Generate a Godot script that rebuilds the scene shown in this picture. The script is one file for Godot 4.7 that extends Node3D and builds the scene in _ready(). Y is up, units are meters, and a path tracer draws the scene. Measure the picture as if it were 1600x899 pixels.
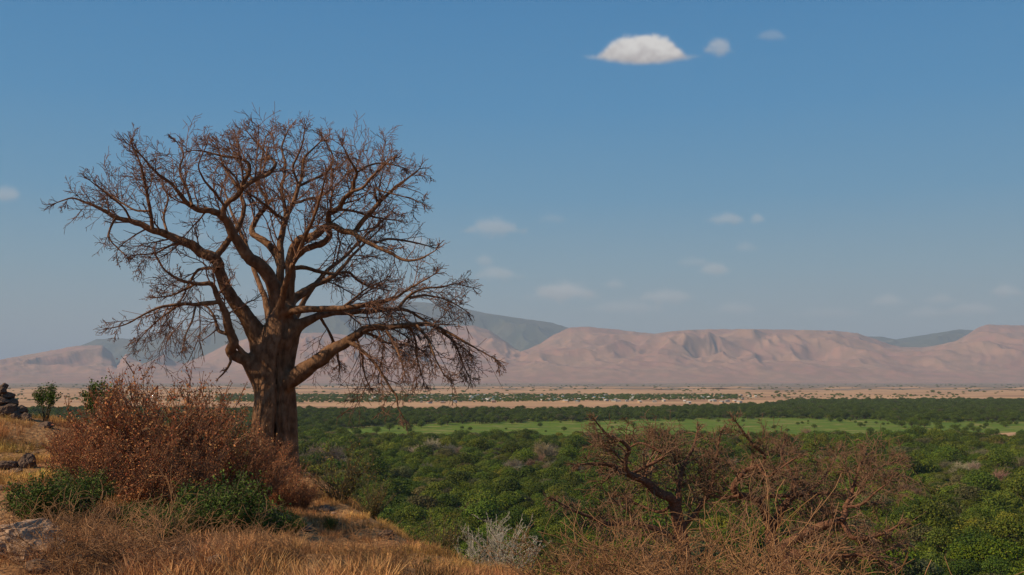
extends Node3D
# A leafless baobab on a dry hillside above a wooded valley, a sandy plain and hazy mountains.
# World: metres, y up. The plain lies at y = 0, the eye stands at EYE; "d" is the distance straight ahead (-z).

const EYE := Vector3(0, 42, 0)
const FOCAL := 1600.0          # lens, in pixels of the 1600 px wide photograph
const HORIZON := 592.0         # photograph row of the level horizon
var cam: Camera3D
var rng := RandomNumberGenerator.new()
var noise := FastNoiseLite.new()
var ridge_noise := FastNoiseLite.new()
var taken := {}
var mats := {}

# ---------------------------------------------------------------- mesh collector
class Shape:
	var v := PackedVector3Array()
	var n := PackedVector3Array()
	var c := PackedColorArray()
	var i := PackedInt32Array()

	func tube(pts: PackedVector3Array, radii: PackedFloat32Array, sides: int, col: Color) -> void:
		var m := pts.size()
		if m < 2:
			return
		var d0 := (pts[1] - pts[0]).normalized()
		var side := d0.cross(Vector3(0.31, 0.87, 0.38) if absf(d0.y) < 0.8 else Vector3(1, 0.1, 0.2)).normalized()
		var base := v.size()
		for k in m:
			var d: Vector3
			if k == 0:
				d = d0
			elif k == m - 1:
				d = (pts[k] - pts[k - 1]).normalized()
			else:
				d = (pts[k + 1] - pts[k - 1]).normalized()
			side = (side - d * side.dot(d)).normalized()
			var up := d.cross(side)
			var r := radii[k]
			for s in sides:
				var a := TAU * s / sides
				var q := side * cos(a) + up * sin(a)
				v.append(pts[k] + q * r)
				n.append(q)
				c.append(col)
		for k in m - 1:
			for s in sides:
				var a := base + k * sides + s
				var b := base + k * sides + (s + 1) % sides
				i.append(a); i.append(a + sides); i.append(b)
				i.append(b); i.append(a + sides); i.append(b + sides)

	func leaf(at: Vector3, along: Vector3, across: Vector3, nrm: Vector3, col: Color) -> void:
		var b := v.size()
		v.append(at - along); v.append(at + across); v.append(at + along); v.append(at - across)
		for k in 4:
			n.append(nrm); c.append(col)
		i.append(b); i.append(b + 1); i.append(b + 2)
		i.append(b); i.append(b + 2); i.append(b + 3)

	func face(a: Vector3, b: Vector3, d: Vector3, col: Color) -> void:
		var nn := (d - a).cross(b - a).normalized()
		var k := v.size()
		v.append(a); v.append(b); v.append(d)
		for q in 3:
			n.append(nn); c.append(col)
		i.append(k); i.append(k + 1); i.append(k + 2)

	func quad(a: Vector3, b: Vector3, d: Vector3, e: Vector3, col: Color) -> void:
		face(a, b, d, col)
		face(a, d, e, col)

	func mesh() -> ArrayMesh:
		var arr := []
		arr.resize(Mesh.ARRAY_MAX)
		arr[Mesh.ARRAY_VERTEX] = v
		arr[Mesh.ARRAY_NORMAL] = n
		arr[Mesh.ARRAY_COLOR] = c
		arr[Mesh.ARRAY_INDEX] = i
		var m := ArrayMesh.new()
		m.add_surface_from_arrays(Mesh.PRIMITIVE_TRIANGLES, arr)
		return m

# ---------------------------------------------------------------- scene-tree helpers
func numbered(called: String) -> String:
	var k: int = taken.get(called, 0)
	taken[called] = k + 1
	return called if k == 0 else "%s_%03d" % [called, k]

func tag(o: Node, label: String, category: String, group := "") -> void:
	o.set_meta("label", label)
	o.set_meta("category", category)
	if group != "":
		o.set_meta("group", group)

func thing(called: String, label: String, category: String, at: Vector3, group := "") -> Node3D:
	var o := Node3D.new()
	o.name = numbered(called)
	add_child(o)
	o.position = at
	tag(o, label, category, group)
	return o

func part(called: String, m: Mesh, mat: Material, parent: Node) -> MeshInstance3D:
	var o := MeshInstance3D.new()
	o.name = called
	o.mesh = m
	o.material_override = mat
	parent.add_child(o, true)
	return o

func structure(called: String, m: Mesh, mat: Material) -> MeshInstance3D:
	var o := part(called, m, mat, self)
	o.set_meta("kind", "structure")
	return o

func copies(called: String, m: Mesh, mat: Material, where: Array, cols: Array, parent: Node) -> MultiMeshInstance3D:
	var mm := MultiMesh.new()
	mm.transform_format = MultiMesh.TRANSFORM_3D
	mm.use_colors = true
	mm.mesh = m
	mm.instance_count = where.size()
	for k in where.size():
		mm.set_instance_transform(k, where[k])
		mm.set_instance_color(k, cols[k])
	var o := MultiMeshInstance3D.new()
	o.name = called
	o.multimesh = mm
	o.material_override = mat
	parent.add_child(o, true)
	return o

# ---------------------------------------------------------------- places
func at(px: float, py: float, d: float) -> Vector3:
	var dir := cam.basis * Vector3((px - 800.0) / FOCAL, (449.5 - py) / FOCAL, -1.0)
	return EYE + dir * (d / -dir.z)

const CREST := [[-60.0, 37.0], [-18.0, 36.0], [-14.0, 38.5], [-9.0, 42.0], [-6.0, 34.0], [-3.25, 27.0], [-1.4, 22.5], [0.5, 17.5], [3.0, 13.5], [6.0, 11.0], [12.0, 9.0], [60.0, 8.0]]
const SHOULDER := [[0.0, 0.0, 1.7], [-4.5, 9.0, 1.72], [-2.0, 9.0, 1.78], [1.0, 9.0, 2.2], [4.0, 8.0, 2.75], [-18.0, 36.0, 1.3], [-14.25, 38.0, 1.8], [-9.25, 40.0, 3.75], [-6.0, 32.0, 4.05], [-3.25, 26.0, 4.15], [-1.4, 22.0, 3.95], [0.5, 17.0, 3.55], [3.0, 13.5, 3.7], [-20.0, 10.0, 1.4], [-9.0, 20.0, 2.15], [-30.0, 40.0, 0.8], [0.0, -20.0, 1.4], [20.0, -10.0, 2.6], [12.0, 8.0, 3.6], [-40.0, 10.0, 0.6], [-10.5, 30.0, 2.1]]

func hill(x: float, d: float) -> float:
	var ws := 0.0
	var hs := 0.0
	for p in SHOULDER:
		var dx: float = x - p[0]
		var dd: float = d - p[1]
		var w := 1.0 / pow(dx * dx + dd * dd * 0.6 + 0.4, 1.6)
		ws += w
		hs += w * p[2]
	var drop := hs / ws
	var edge := 8.0
	for k in CREST.size() - 1:
		if x >= CREST[k][0] and x <= CREST[k + 1][0]:
			edge = lerpf(CREST[k][1], CREST[k + 1][1], (x - CREST[k][0]) / (CREST[k + 1][0] - CREST[k][0]))
	if x < -60.0:
		edge = 37.0
	var s := maxf(0.0, d - edge)
	drop += 0.45 * s * s / (s + 5.0)
	var bump := noise.get_noise_2d(x * 22.0, d * 22.0) * 0.12 + noise.get_noise_2d(x * 90.0 + 50.0, d * 90.0) * 0.03
	return EYE.y - drop + bump

func on_hill(px: float, py: float) -> Vector3:
	var best := at(px, py, 40.0)
	for k in 340:
		var p := at(px, py, 6.0 + k * 0.1)
		if p.y <= hill(p.x, -p.z):
			best = p
			break
	best.y = hill(best.x, -best.z)
	return best

func stand(px: float, d: float) -> Vector3:
	var x := (px - 800.0) / FOCAL * d
	return Vector3(x, hill(x, d), -d)

# ---------------------------------------------------------------- materials
func lin(r: float, g: float, b: float) -> Color:
	return Color(r, g, b).linear_to_srgb()

func noise_texture(freq: float, stops: Array, size := 512, octaves := 5, kind := FastNoiseLite.TYPE_SIMPLEX_SMOOTH, sd := 3) -> ImageTexture:
	var f := FastNoiseLite.new()
	f.noise_type = kind
	f.frequency = freq
	f.fractal_octaves = octaves
	f.seed = sd
	var im := f.get_seamless_image(size, size, false, false, 0.1, true)
	var g := Gradient.new()
	g.offsets = PackedFloat32Array(stops.map(func(s): return s[0]))
	g.colors = PackedColorArray(stops.map(func(s): return s[1]))
	var lut := PackedByteArray()
	lut.resize(768)
	for k in 256:
		var c := g.sample(k / 255.0)
		lut[k * 3] = int(c.r * 255.0); lut[k * 3 + 1] = int(c.g * 255.0); lut[k * 3 + 2] = int(c.b * 255.0)
	im.convert(Image.FORMAT_L8)
	var src := im.get_data()
	var out := PackedByteArray()
	out.resize(size * size * 3)
	for k in size * size:
		var q := src[k] * 3
		out[k * 3] = lut[q]; out[k * 3 + 1] = lut[q + 1]; out[k * 3 + 2] = lut[q + 2]
	return ImageTexture.create_from_image(Image.create_from_data(size, size, false, Image.FORMAT_RGB8, out))

func grey_texture(freq: float, size := 512, octaves := 5, sd := 5) -> ImageTexture:
	return noise_texture(freq, [[0.0, Color.BLACK], [1.0, Color.WHITE]], size, octaves, FastNoiseLite.TYPE_SIMPLEX_SMOOTH, sd)

func surface(called: String, colour: Color, tex: Texture2D = null, scale := Vector3.ONE, rough := 0.95, bump: Texture2D = null, bump_cm := 0.0) -> StandardMaterial3D:
	var m := StandardMaterial3D.new()
	m.resource_name = called
	m.albedo_color = colour
	m.roughness = rough
	m.metallic_specular = 0.25
	if tex:
		m.albedo_texture = tex
	if tex or bump:
		m.uv1_triplanar = true
		m.uv1_world_triplanar = true
		m.uv1_scale = scale
	if bump:
		m.heightmap_enabled = true
		m.heightmap_texture = bump
		m.heightmap_scale = bump_cm
	mats[called] = m
	return m

func foliage(called: String, through: float) -> StandardMaterial3D:
	var m := StandardMaterial3D.new()
	m.resource_name = called
	m.vertex_color_use_as_albedo = true
	m.roughness = 0.75
	m.metallic_specular = 0.3
	m.cull_mode = BaseMaterial3D.CULL_DISABLED
	if through > 0.0:
		m.backlight_enabled = true
		m.backlight = Color(through, through, through).linear_to_srgb()
	mats[called] = m
	return m

# ---------------------------------------------------------------- branching
func smooth_line(pts: Array, per := 4) -> Array:
	# Catmull-Rom through [Vector3, radius] pairs
	var out := []
	var m := pts.size()
	for k in m - 1:
		var p0: Vector3 = pts[maxi(k - 1, 0)][0]
		var p1: Vector3 = pts[k][0]
		var p2: Vector3 = pts[k + 1][0]
		var p3: Vector3 = pts[mini(k + 2, m - 1)][0]
		for j in per:
			var t := float(j) / per
			out.append([p1.cubic_interpolate(p2, p0, p3, t), lerpf(pts[k][1], pts[k + 1][1], t)])
	out.append(pts[m - 1])
	return out

func twig(sh: Shape, from: Vector3, dir: Vector3, length: float, r: float, level: int, style: Dictionary) -> void:
	var segs := 6 if level > 1 else (3 if level == 1 or not style.has("tiers") else 2)
	var pts := PackedVector3Array([from])
	var rad := PackedFloat32Array([r])
	var p := from
	var d := dir
	var wander: float = style.wander
	var lift: Vector3 = style.lift
	for k in segs:
		d = (d + Vector3(rng.randf_range(-wander, wander), rng.randf_range(-wander, wander), rng.randf_range(-wander, wander)) + lift).normalized()
		p += d * (length / segs)
		pts.append(p)
		rad.append(lerpf(r, maxf(r * 0.4, style.tip), float(k + 1) / segs))
	sh.tube(pts, rad, 4 if level > 2 else 3, style.col)
	if level <= 0:
		return
	var kids: int = style.tiers[level] if style.has("tiers") else style.kids
	for k in kids:
		var f := lerpf(0.16, 1.0, (k + rng.randf() * 0.8) / kids)
		var s := clampf(f * segs, 0.0, segs - 0.001)
		var a := int(s)
		var q := pts[a].lerp(pts[a + 1], s - a)
		var t := (pts[a + 1] - pts[a]).normalized()
		var side := t.cross(Vector3(rng.randf_range(-1, 1), rng.randf_range(-1, 1), rng.randf_range(-1, 1))).normalized()
		var ang := rng.randf_range(style.spread * 0.55, style.spread * 1.25)
		var cd := (t * cos(ang) + side * sin(ang)).normalized()
		twig(sh, q, cd, length * rng.randf_range(style.get("short", 0.42), style.get("long", 0.72)), maxf(lerpf(r, r * 0.45, f) * 0.62, style.tip), level - 1, style)

func limb(parent: Node3D, path: Array, depth: Array, scale_px: float, style: Dictionary, spawn_from := 0.3, spacing := 0.4, reach := 1.7, levels := 3, mat: Material = null, twig_mat: Material = null) -> void:
	# path: [column, row, radius in photograph pixels], depth: [start, end] distance ahead
	var pts := []
	for k in path.size():
		var d := lerpf(depth[0], depth[1], float(k) / (path.size() - 1))
		var rr: float = path[k][2] * d / FOCAL * scale_px
		pts.append([at(path[k][0], path[k][1], d) - parent.position, rr])
	var line := smooth_line(pts, 5)
	var sh := Shape.new()
	var pv := PackedVector3Array()
	var pr := PackedFloat32Array()
	for k in line.size():
		var p: Vector3 = line[k][0]
		var r: float = line[k][1]
		if k > 2:
			p += Vector3(noise.get_noise_3d(p.x * 130, p.y * 130, p.z * 130), noise.get_noise_3d(p.y * 130, p.z * 130, p.x * 130), noise.get_noise_3d(p.z * 130, p.x * 130, p.y * 130)) * minf(r * 0.7, 0.07)
		pv.append(p)
		pr.append(r * (1.0 + 0.14 * noise.get_noise_3d(p.x * 200, p.y * 200, p.z * 200)))
	sh.tube(pv, pr, 12, Color.WHITE)
	var branch := part("branch", sh.mesh(), mat, parent)
	var total := 0.0
	for k in pv.size() - 1:
		total += pv[k].distance_to(pv[k + 1])
	var tw := Shape.new()
	var run := 0.0
	var next := total * spawn_from
	for k in pv.size() - 1:
		var seg := pv[k].distance_to(pv[k + 1])
		while next <= run + seg:
			var f := (next - run) / seg
			var q := pv[k].lerp(pv[k + 1], f)
			var t := (pv[k + 1] - pv[k]).normalized()
			var side := t.cross(Vector3(rng.randf_range(-1, 1), rng.randf_range(-1, 1), rng.randf_range(-1, 1))).normalized()
			side = (side + Vector3(0, style.rise, 0)).normalized()
			var ang := rng.randf_range(0.5, 1.25)
			var prog := next / total
			var ln := reach * rng.randf_range(0.55, 1.15) * lerpf(1.35, style.get("end", 0.24), prog)
			twig(tw, q, (t * cos(ang) + side * sin(ang)).normalized(), ln, clampf(pr[k] * 0.45, style.tip * 1.6, style.first), levels - (1 if rng.randf() < 0.2 else 0), style)
			next += spacing * rng.randf_range(0.6, 1.4)
		run += seg
	var tip_dir := (pv[pv.size() - 1] - pv[pv.size() - 2]).normalized()
	for k in 4:
		twig(tw, pv[pv.size() - 1], (tip_dir + Vector3(rng.randf_range(-0.6, 0.6), rng.randf_range(-0.5, 0.5), rng.randf_range(-0.6, 0.6))).normalized(), reach * 0.22, pr[pr.size() - 1], 1, style)
	part("twigs", tw.mesh(), twig_mat, branch)

# ---------------------------------------------------------------- the baobab
func baobab(bark: Material, twig_bark: Material) -> void:
	var D := 40.0
	var foot := at(426, 742, D)
	var t := thing("baobab_tree", "huge leafless baobab with swollen fluted trunk on the dry hillside", "tree", foot)
	# trunk: rings with flutes; [row, left column, right column]
	var rows := [[775, 366, 486], [750, 374, 476], [728, 380, 469], [700, 384, 466], [670, 387.5, 464.5], [640, 391, 464], [615, 394.5, 462.5], [595, 396, 460], [575, 395, 461], [555, 396, 464], [535, 400, 468], [515, 407, 470], [498, 416, 464], [484, 426, 456], [474, 436, 448]]
	var ctr := []
	for r in rows:
		var l := at(r[1], r[0], D) - foot
		var g := at(r[2], r[0], D) - foot
		ctr.append([(l + g) / 2.0, (g.x - l.x) / 2.0 * 0.94])
	var profile := smooth_line(ctr, 8)
	var up := {"col": Color.WHITE, "wander": 0.26, "lift": Vector3(0, 0.005, 0), "kids": 6, "tiers": [0, 4, 11, 6], "spread": 0.9, "short": 0.24, "long": 0.52, "tip": 0.0085, "first": 0.042, "rise": 0.4}
	var flat := {"col": Color.WHITE, "wander": 0.26, "lift": Vector3(0, 0.0, 0), "kids": 6, "tiers": [0, 4, 11, 6], "spread": 0.9, "short": 0.24, "long": 0.52, "tip": 0.0085, "first": 0.042, "rise": 0.05}
	var droop := {"col": Color.WHITE, "wander": 0.26, "lift": Vector3(0.015, -0.075, 0), "kids": 6, "tiers": [0, 4, 11, 6], "spread": 0.9, "short": 0.24, "long": 0.52, "tip": 0.0085, "first": 0.042, "rise": -0.4}
	var limbs := [
		# far-reaching limb over the slope
		[[[420, 585, 22], [408, 540, 20], [388, 500, 15], [366, 472, 12], [352, 447, 10.5], [343, 425, 10.5], [338, 408, 11], [318, 396, 10], [300, 383, 9], [262, 368, 7.5], [233, 357, 6], [205, 346, 5], [181, 341, 4], [155, 326, 3], [132, 316, 2.2], [112, 310, 1.6], [88, 317, 1]], [40.0, 38.0], flat, 0.62, 0.36, 1.35],
		[[[238, 358, 3.6], [233, 322, 3.2], [226, 284, 2.6], [219, 255, 1.8], [205, 225, 1]], [38.4, 37.6], up, 0.35, 0.3, 1.2],
		[[[181, 341, 2.4], [175, 350, 2.2], [170, 371, 1.7], [187, 391, 1.2], [200, 402, 0.8]], [38.2, 37.6], droop, 0.3, 0.35, 0.95],
		[[[233, 330, 2.2], [210, 328, 2.0], [184, 313, 1.5], [160, 296, 1]], [38.2, 39.4], up, 0.2, 0.3, 1.1],
		# second limb, to the upper crown
		[[[440, 500, 13], [426, 444, 13], [408, 417, 12], [388, 401, 11], [369, 374, 9.5], [352, 345, 7.5], [338, 333, 6.5], [314, 328, 5.5], [294, 318, 4.5], [280, 302, 3.5], [268, 287, 3], [248, 273, 2.5], [233, 258, 2], [219, 241, 1.5], [198, 224, 1]], [40.0, 36.2], up, 0.5, 0.34, 1.35],
		[[[348, 338, 5.2], [352, 322, 5], [364, 310, 5], [375, 299, 4.8], [384, 279, 4.2], [390, 258, 3.6], [375, 248, 2.8], [349, 244, 2.2], [320, 237, 1.6], [300, 235, 1]], [37.4, 36.6], up, 0.35, 0.3, 1.3],
		[[[380, 294, 4.2], [401, 279, 3.9], [421, 271, 3.5], [430, 255, 3], [419, 244, 2.3], [405, 228, 1.7], [385, 205, 1]], [37.0, 37.8], up, 0.2, 0.28, 1.3],
		[[[335, 405, 6.5], [347, 388, 6], [361, 371, 5.4], [374, 351, 4.8], [381, 328, 4.2], [377, 307, 3.6], [366, 285, 2.8], [350, 262, 2], [338, 225, 1]], [39.0, 41.5], up, 0.45, 0.3, 1.3],
		# inner limbs
		[[[440, 420, 8], [427, 390, 7.4], [407, 374, 6.4], [393, 362, 5.6], [398, 345, 4.8], [413, 325, 4], [416, 310, 3.4], [404, 290, 2.6], [408, 255, 1.8], [414, 215, 1]], [40.2, 43.0], up, 0.42, 0.3, 1.4],
		[[[431, 540, 13], [433, 500, 12], [436, 460, 9.5], [438, 414, 7], [438, 380, 6], [442, 357, 5.2], [448, 339, 4.6], [458, 316, 4.1], [467, 290, 3.5], [472, 270, 3], [475, 250, 2.5], [484, 237, 2], [500, 222, 1.2]], [39.8, 41.5], up, 0.5, 0.3, 1.4],
		[[[440, 365, 4], [446, 330, 3.6], [440, 295, 3.1], [446, 260, 2.5], [440, 230, 1.8], [452, 200, 1]], [40.5, 44.0], up, 0.25, 0.28, 1.35],
		[[[448, 345, 3.4], [432, 335, 3.0], [420, 325, 2.7], [400, 310, 2.0], [378, 296, 1.3]], [40.2, 38.2], up, 0.25, 0.3, 1.1],
		# pale upright limb and what it carries over the other flank
		[[[447, 510, 12], [450, 475, 11], [452, 450, 10.3], [453, 418, 10], [458, 391, 9.2], [467, 375, 8.6], [487, 370, 7.8], [501, 360, 7.2], [516, 352, 6.6], [533, 360, 5.9], [550, 365, 5.2], [574, 378, 4.2], [602, 391, 3.3], [631, 406, 2.6], [657, 404, 1.9], [680, 392, 1]], [39.9, 37.0], flat, 0.55, 0.34, 1.3],
		[[[459, 405, 6.6], [470, 395, 6.4], [487, 386, 6.2], [506, 380, 6], [515, 368, 5.7], [514, 348, 5.4], [516, 333, 5.2], [527, 328, 5], [536, 313, 4.6], [550, 298, 3.9], [553, 281, 3.2], [557, 270, 2.7], [545, 247, 2], [535, 228, 1.1]], [39.4, 36.8], up, 0.48, 0.28, 1.35],
		[[[548, 300, 3.2], [565, 293, 2.9], [580, 278, 2.4], [596, 262, 1.8], [612, 248, 1]], [37.2, 36.0], up, 0.15, 0.28, 1.2],
		[[[552, 365, 5], [568, 345, 4.5], [585, 325, 4], [597, 312, 3.5], [614, 296, 2.7], [640, 276, 1.8], [655, 264, 1]], [38.4, 38.9], up, 0.3, 0.28, 1.3],
		[[[590, 318, 2.6], [585, 295, 2.2], [600, 300, 1.6], [640, 310, 1.1], [660, 318, 0.8]], [38.7, 37.6], flat, 0.2, 0.3, 1.0],
		[[[469, 290, 2.8], [490, 280, 2.5], [512, 268, 2.0], [520, 245, 1.6], [505, 215, 1]], [41.0, 42.6], up, 0.2, 0.28, 1.35],
		[[[458, 318, 3.0], [480, 312, 2.6], [503, 305, 2.2], [525, 290, 1.6], [545, 268, 1]], [40.6, 43.4], up, 0.2, 0.28, 1.35],
		# limbs of the lower flank over the valley
		[[[452, 475, 8], [462, 465, 7.4], [478, 455, 6.4], [492, 445, 5.4], [515, 435, 4.4], [527, 426, 3.8], [539, 412, 3.1], [556, 394, 2.4], [567, 383, 1.8], [590, 362, 1]], [40.0, 42.0], up, 0.45, 0.33, 1.3],
		[[[455, 420, 5], [470, 418, 4.2], [492, 423, 3.6], [521, 428, 3.1], [544, 426, 2.7], [559, 438, 2.2], [575, 447, 1.8], [598, 452, 1]], [40.4, 43.0], flat, 0.35, 0.32, 1.2],
		[[[450, 486, 8], [466, 484, 6.6], [492, 483, 5.8], [530, 481, 5], [570, 478, 4.3], [594, 473, 3.6], [620, 464, 2.8], [637, 452, 2.2], [657, 441, 1.5], [680, 428, 1]], [39.4, 36.2], flat, 0.4, 0.33, 1.3],
		[[[445, 530, 12], [456, 518, 10], [470, 507, 9], [487, 499, 7.8], [507, 491, 6.5], [541, 488, 5.6], [576, 487, 4.8], [605, 484, 4], [628, 484, 3.3], [651, 493, 2.6], [690, 520, 1.7], [730, 548, 1]], [39.6, 40.6], droop, 0.42, 0.34, 1.3],
		[[[622, 482, 3], [636, 465, 2.7], [648, 457, 2.4], [668, 450, 2.0], [689, 449, 1.7], [712, 444, 1.4], [738, 450, 0.9]], [40.2, 41.0], flat, 0.2, 0.3, 1.05],
		[[[444, 606, 9], [456, 594, 12.5], [475, 579, 14.5], [495, 565, 13.5], [518, 548, 12], [544, 533, 9.6], [565, 519, 7.4], [585, 512, 6.3], [622, 510, 5], [651, 507, 4.2], [672, 507, 3.4], [698, 519, 2.6], [724, 533, 2], [752, 549, 1.4], [775, 562, 0.9]], [39.7, 37.6], droop, 0.45, 0.3, 1.4],
		[[[543, 534, 4], [552, 539, 3.6], [570, 551, 3.2], [590, 574, 2.8], [608, 603, 2.3], [619, 620, 1.9], [622, 637, 1.4], [632, 655, 0.8]], [38.8, 37.8], droop, 0.3, 0.36, 1.15],
		[[[565, 520, 3], [580, 524, 2.7], [605, 536, 2.3], [634, 539, 1.9], [660, 548, 1.1]], [38.6, 40.4], droop, 0.2, 0.3, 1.2],
		[[[651, 508, 2.6], [668, 530, 2.2], [680, 560, 1.7], [695, 588, 1]], [38.2, 37.0], droop, 0.2, 0.3, 1.05],
		[[[600, 511, 2.6], [612, 530, 2.2], [622, 552, 1.8], [632, 580, 1]], [38.6, 36.2], droop, 0.2, 0.3, 1.15],
		[[[500, 496, 2.8], [512, 515, 2.4], [524, 540, 2], [530, 570, 1.2]], [40.0, 42.6], droop, 0.25, 0.32, 1.25],
		[[[556, 527, 2.6], [566, 555, 2.1], [568, 580, 1.6], [578, 606, 0.9]], [38.6, 40.2], droop, 0.2, 0.32, 1.1],
		# the crooked low limb
		[[[412, 606, 14], [398, 582, 13], [385, 563, 11.5], [366, 556, 10], [359, 548, 10], [365, 533, 8.8], [358, 514, 8.4], [354, 495, 7.4], [344, 473, 5.8], [336, 457, 5], [329, 444, 4.4], [304, 443, 3.5], [280, 437, 2.8], [258, 423, 2], [244, 402, 1.2]], [39.8, 37.8], flat, 0.6, 0.36, 1.3],
		[[[342, 472, 4.4], [325, 474, 4], [306, 475, 3.6], [280, 476, 3], [247, 481, 2.3], [218, 495, 1.7], [194, 508, 1.3], [170, 513, 0.9]], [38.6, 37.4], droop, 0.22, 0.32, 1.15],
		[[[358, 555, 3], [360, 566, 2.6], [352, 580, 1.9], [341, 591, 1.1]], [39.2, 39.0], droop, 0.6, 0.5, 0.4],
		[[[354, 522, 3.6], [341, 516, 3.2], [336, 500, 2.6], [328, 484, 2], [312, 474, 1.2]], [38.9, 40.8], droop, 0.2, 0.3, 1.25],
		[[[341, 420, 3.4], [326, 419, 3], [311, 421, 2.8], [303, 431, 2.4], [293, 449, 1.8], [282, 470, 1.1]], [38.6, 40.4], droop, 0.25, 0.34, 1.2],
		[[[306, 443, 2.6], [290, 452, 2.2], [268, 462, 1.7], [245, 465, 1.1]], [38.2, 39.4], flat, 0.2, 0.3, 1.1],
		[[[372, 550, 5], [384, 556, 5], [370, 540, 4], [366, 525, 3]], [39.4, 39.3], flat, 0.9, 1.0, 0.5],
		# lesser boughs that round out the crown
		[[[300, 322, 3.0], [292, 296, 2.6], [280, 268, 2.1], [286, 242, 1.5], [276, 222, 0.9]], [37.0, 38.6], up, 0.15, 0.3, 1.2],
		[[[352, 324, 2.8], [334, 300, 2.4], [318, 280, 1.9], [310, 258, 1.3], [322, 228, 0.9]], [37.2, 35.4], up, 0.15, 0.3, 1.2],
		[[[262, 368, 2.6], [256, 338, 2.2], [262, 310, 1.7], [254, 290, 1.0]], [38.8, 40.4], up, 0.15, 0.3, 1.2],
		[[[205, 346, 2.2], [190, 322, 1.9], [165, 302, 1.4], [140, 282, 0.9]], [38.3, 37.0], up, 0.15, 0.3, 1.1],
		[[[280, 376, 2.4], [262, 386, 2.1], [240, 396, 1.6], [214, 398, 0.9]], [38.8, 37.6], droop, 0.2, 0.3, 1.1],
		[[[527, 328, 2.8], [552, 330, 2.4], [588, 340, 1.9], [622, 345, 1.0]], [37.8, 39.6], flat, 0.15, 0.3, 1.2],
		[[[560, 268, 2.2], [578, 258, 1.9], [600, 255, 1.5], [630, 262, 0.9]], [36.9, 38.4], up, 0.15, 0.3, 1.1],
		[[[580, 382, 2.8], [606, 374, 2.4], [640, 378, 1.8], [672, 385, 1.0]], [38.2, 39.8], flat, 0.15, 0.3, 1.2],
		[[[640, 465, 2.4], [668, 462, 2.0], [700, 470, 1.5], [728, 486, 0.9]], [37.6, 38.8], flat, 0.15, 0.3, 1.2],
		[[[690, 516, 2.2], [712, 540, 1.8], [722, 566, 1.3], [734, 592, 0.8]], [38.0, 39.4], droop, 0.1, 0.3, 1.1],
		[[[640, 508, 2.4], [650, 536, 2.0], [652, 562, 1.5], [662, 596, 0.8]], [38.4, 39.8], droop, 0.1, 0.3, 1.1],
		[[[530, 484, 2.4], [548, 470, 2.0], [572, 452, 1.5], [600, 438, 0.9]], [39.6, 38.0], up, 0.15, 0.3, 1.2],
		[[[280, 476, 2.2], [258, 492, 1.8], [236, 510, 1.4], [214, 534, 0.8]], [38.2, 39.2], droop, 0.15, 0.3, 1.1],
		[[[306, 475, 2.2], [300, 500, 1.8], [290, 524, 1.3], [284, 548, 0.8]], [38.4, 37.2], droop, 0.15, 0.3, 1.0],
		[[[467, 290, 2.6], [458, 262, 2.2], [470, 232, 1.6], [476, 204, 0.9]], [41.0, 39.4], up, 0.15, 0.3, 1.2],
		[[[404, 290, 2.4], [384, 268, 2.0], [366, 242, 1.5], [356, 212, 0.9]], [42.4, 44.0], up, 0.15, 0.3, 1.2],
		# limbs that lead towards and away from the viewer
		[[[430, 520, 9], [440, 470, 7], [452, 430, 5.4], [470, 385, 4], [488, 345, 3], [500, 310, 2.2], [510, 270, 1.2]], [39.9, 35.0], up, 0.5, 0.3, 1.3],
		[[[425, 520, 8], [415, 470, 6], [400, 430, 4.6], [385, 385, 3.4], [365, 340, 2.4], [350, 295, 1.5]], [40.6, 45.0], up, 0.5, 0.3, 1.4],
		[[[450, 520, 7], [475, 470, 5], [505, 430, 4], [545, 395, 3], [580, 360, 2.6], [610, 335, 1.2]], [40.6, 45.0], up, 0.45, 0.3, 1.4],
	]
	# one continuous trunk that flares into the feet of the limbs
	var chains := []
	for l in limbs:
		if l[0][0][2] >= 7.0:
			var pts := []
			for k in l[0].size():
				var dd := lerpf(l[1][0], l[1][1], float(k) / (l[0].size() - 1))
				pts.append([at(l[0][k][0], l[0][k][1], dd) - foot, l[0][k][2] * dd / FOCAL * 0.92])
			chains.append(smooth_line(pts, 3))
	part("trunk", trunk_mesh(profile, chains), bark, t)
	for l in limbs:
		limb(t, l[0], l[1], 0.84, l[2], l[3] * 0.8, l[4] * 1.22, l[5] * 1.75, 2, bark, twig_bark)

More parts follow.
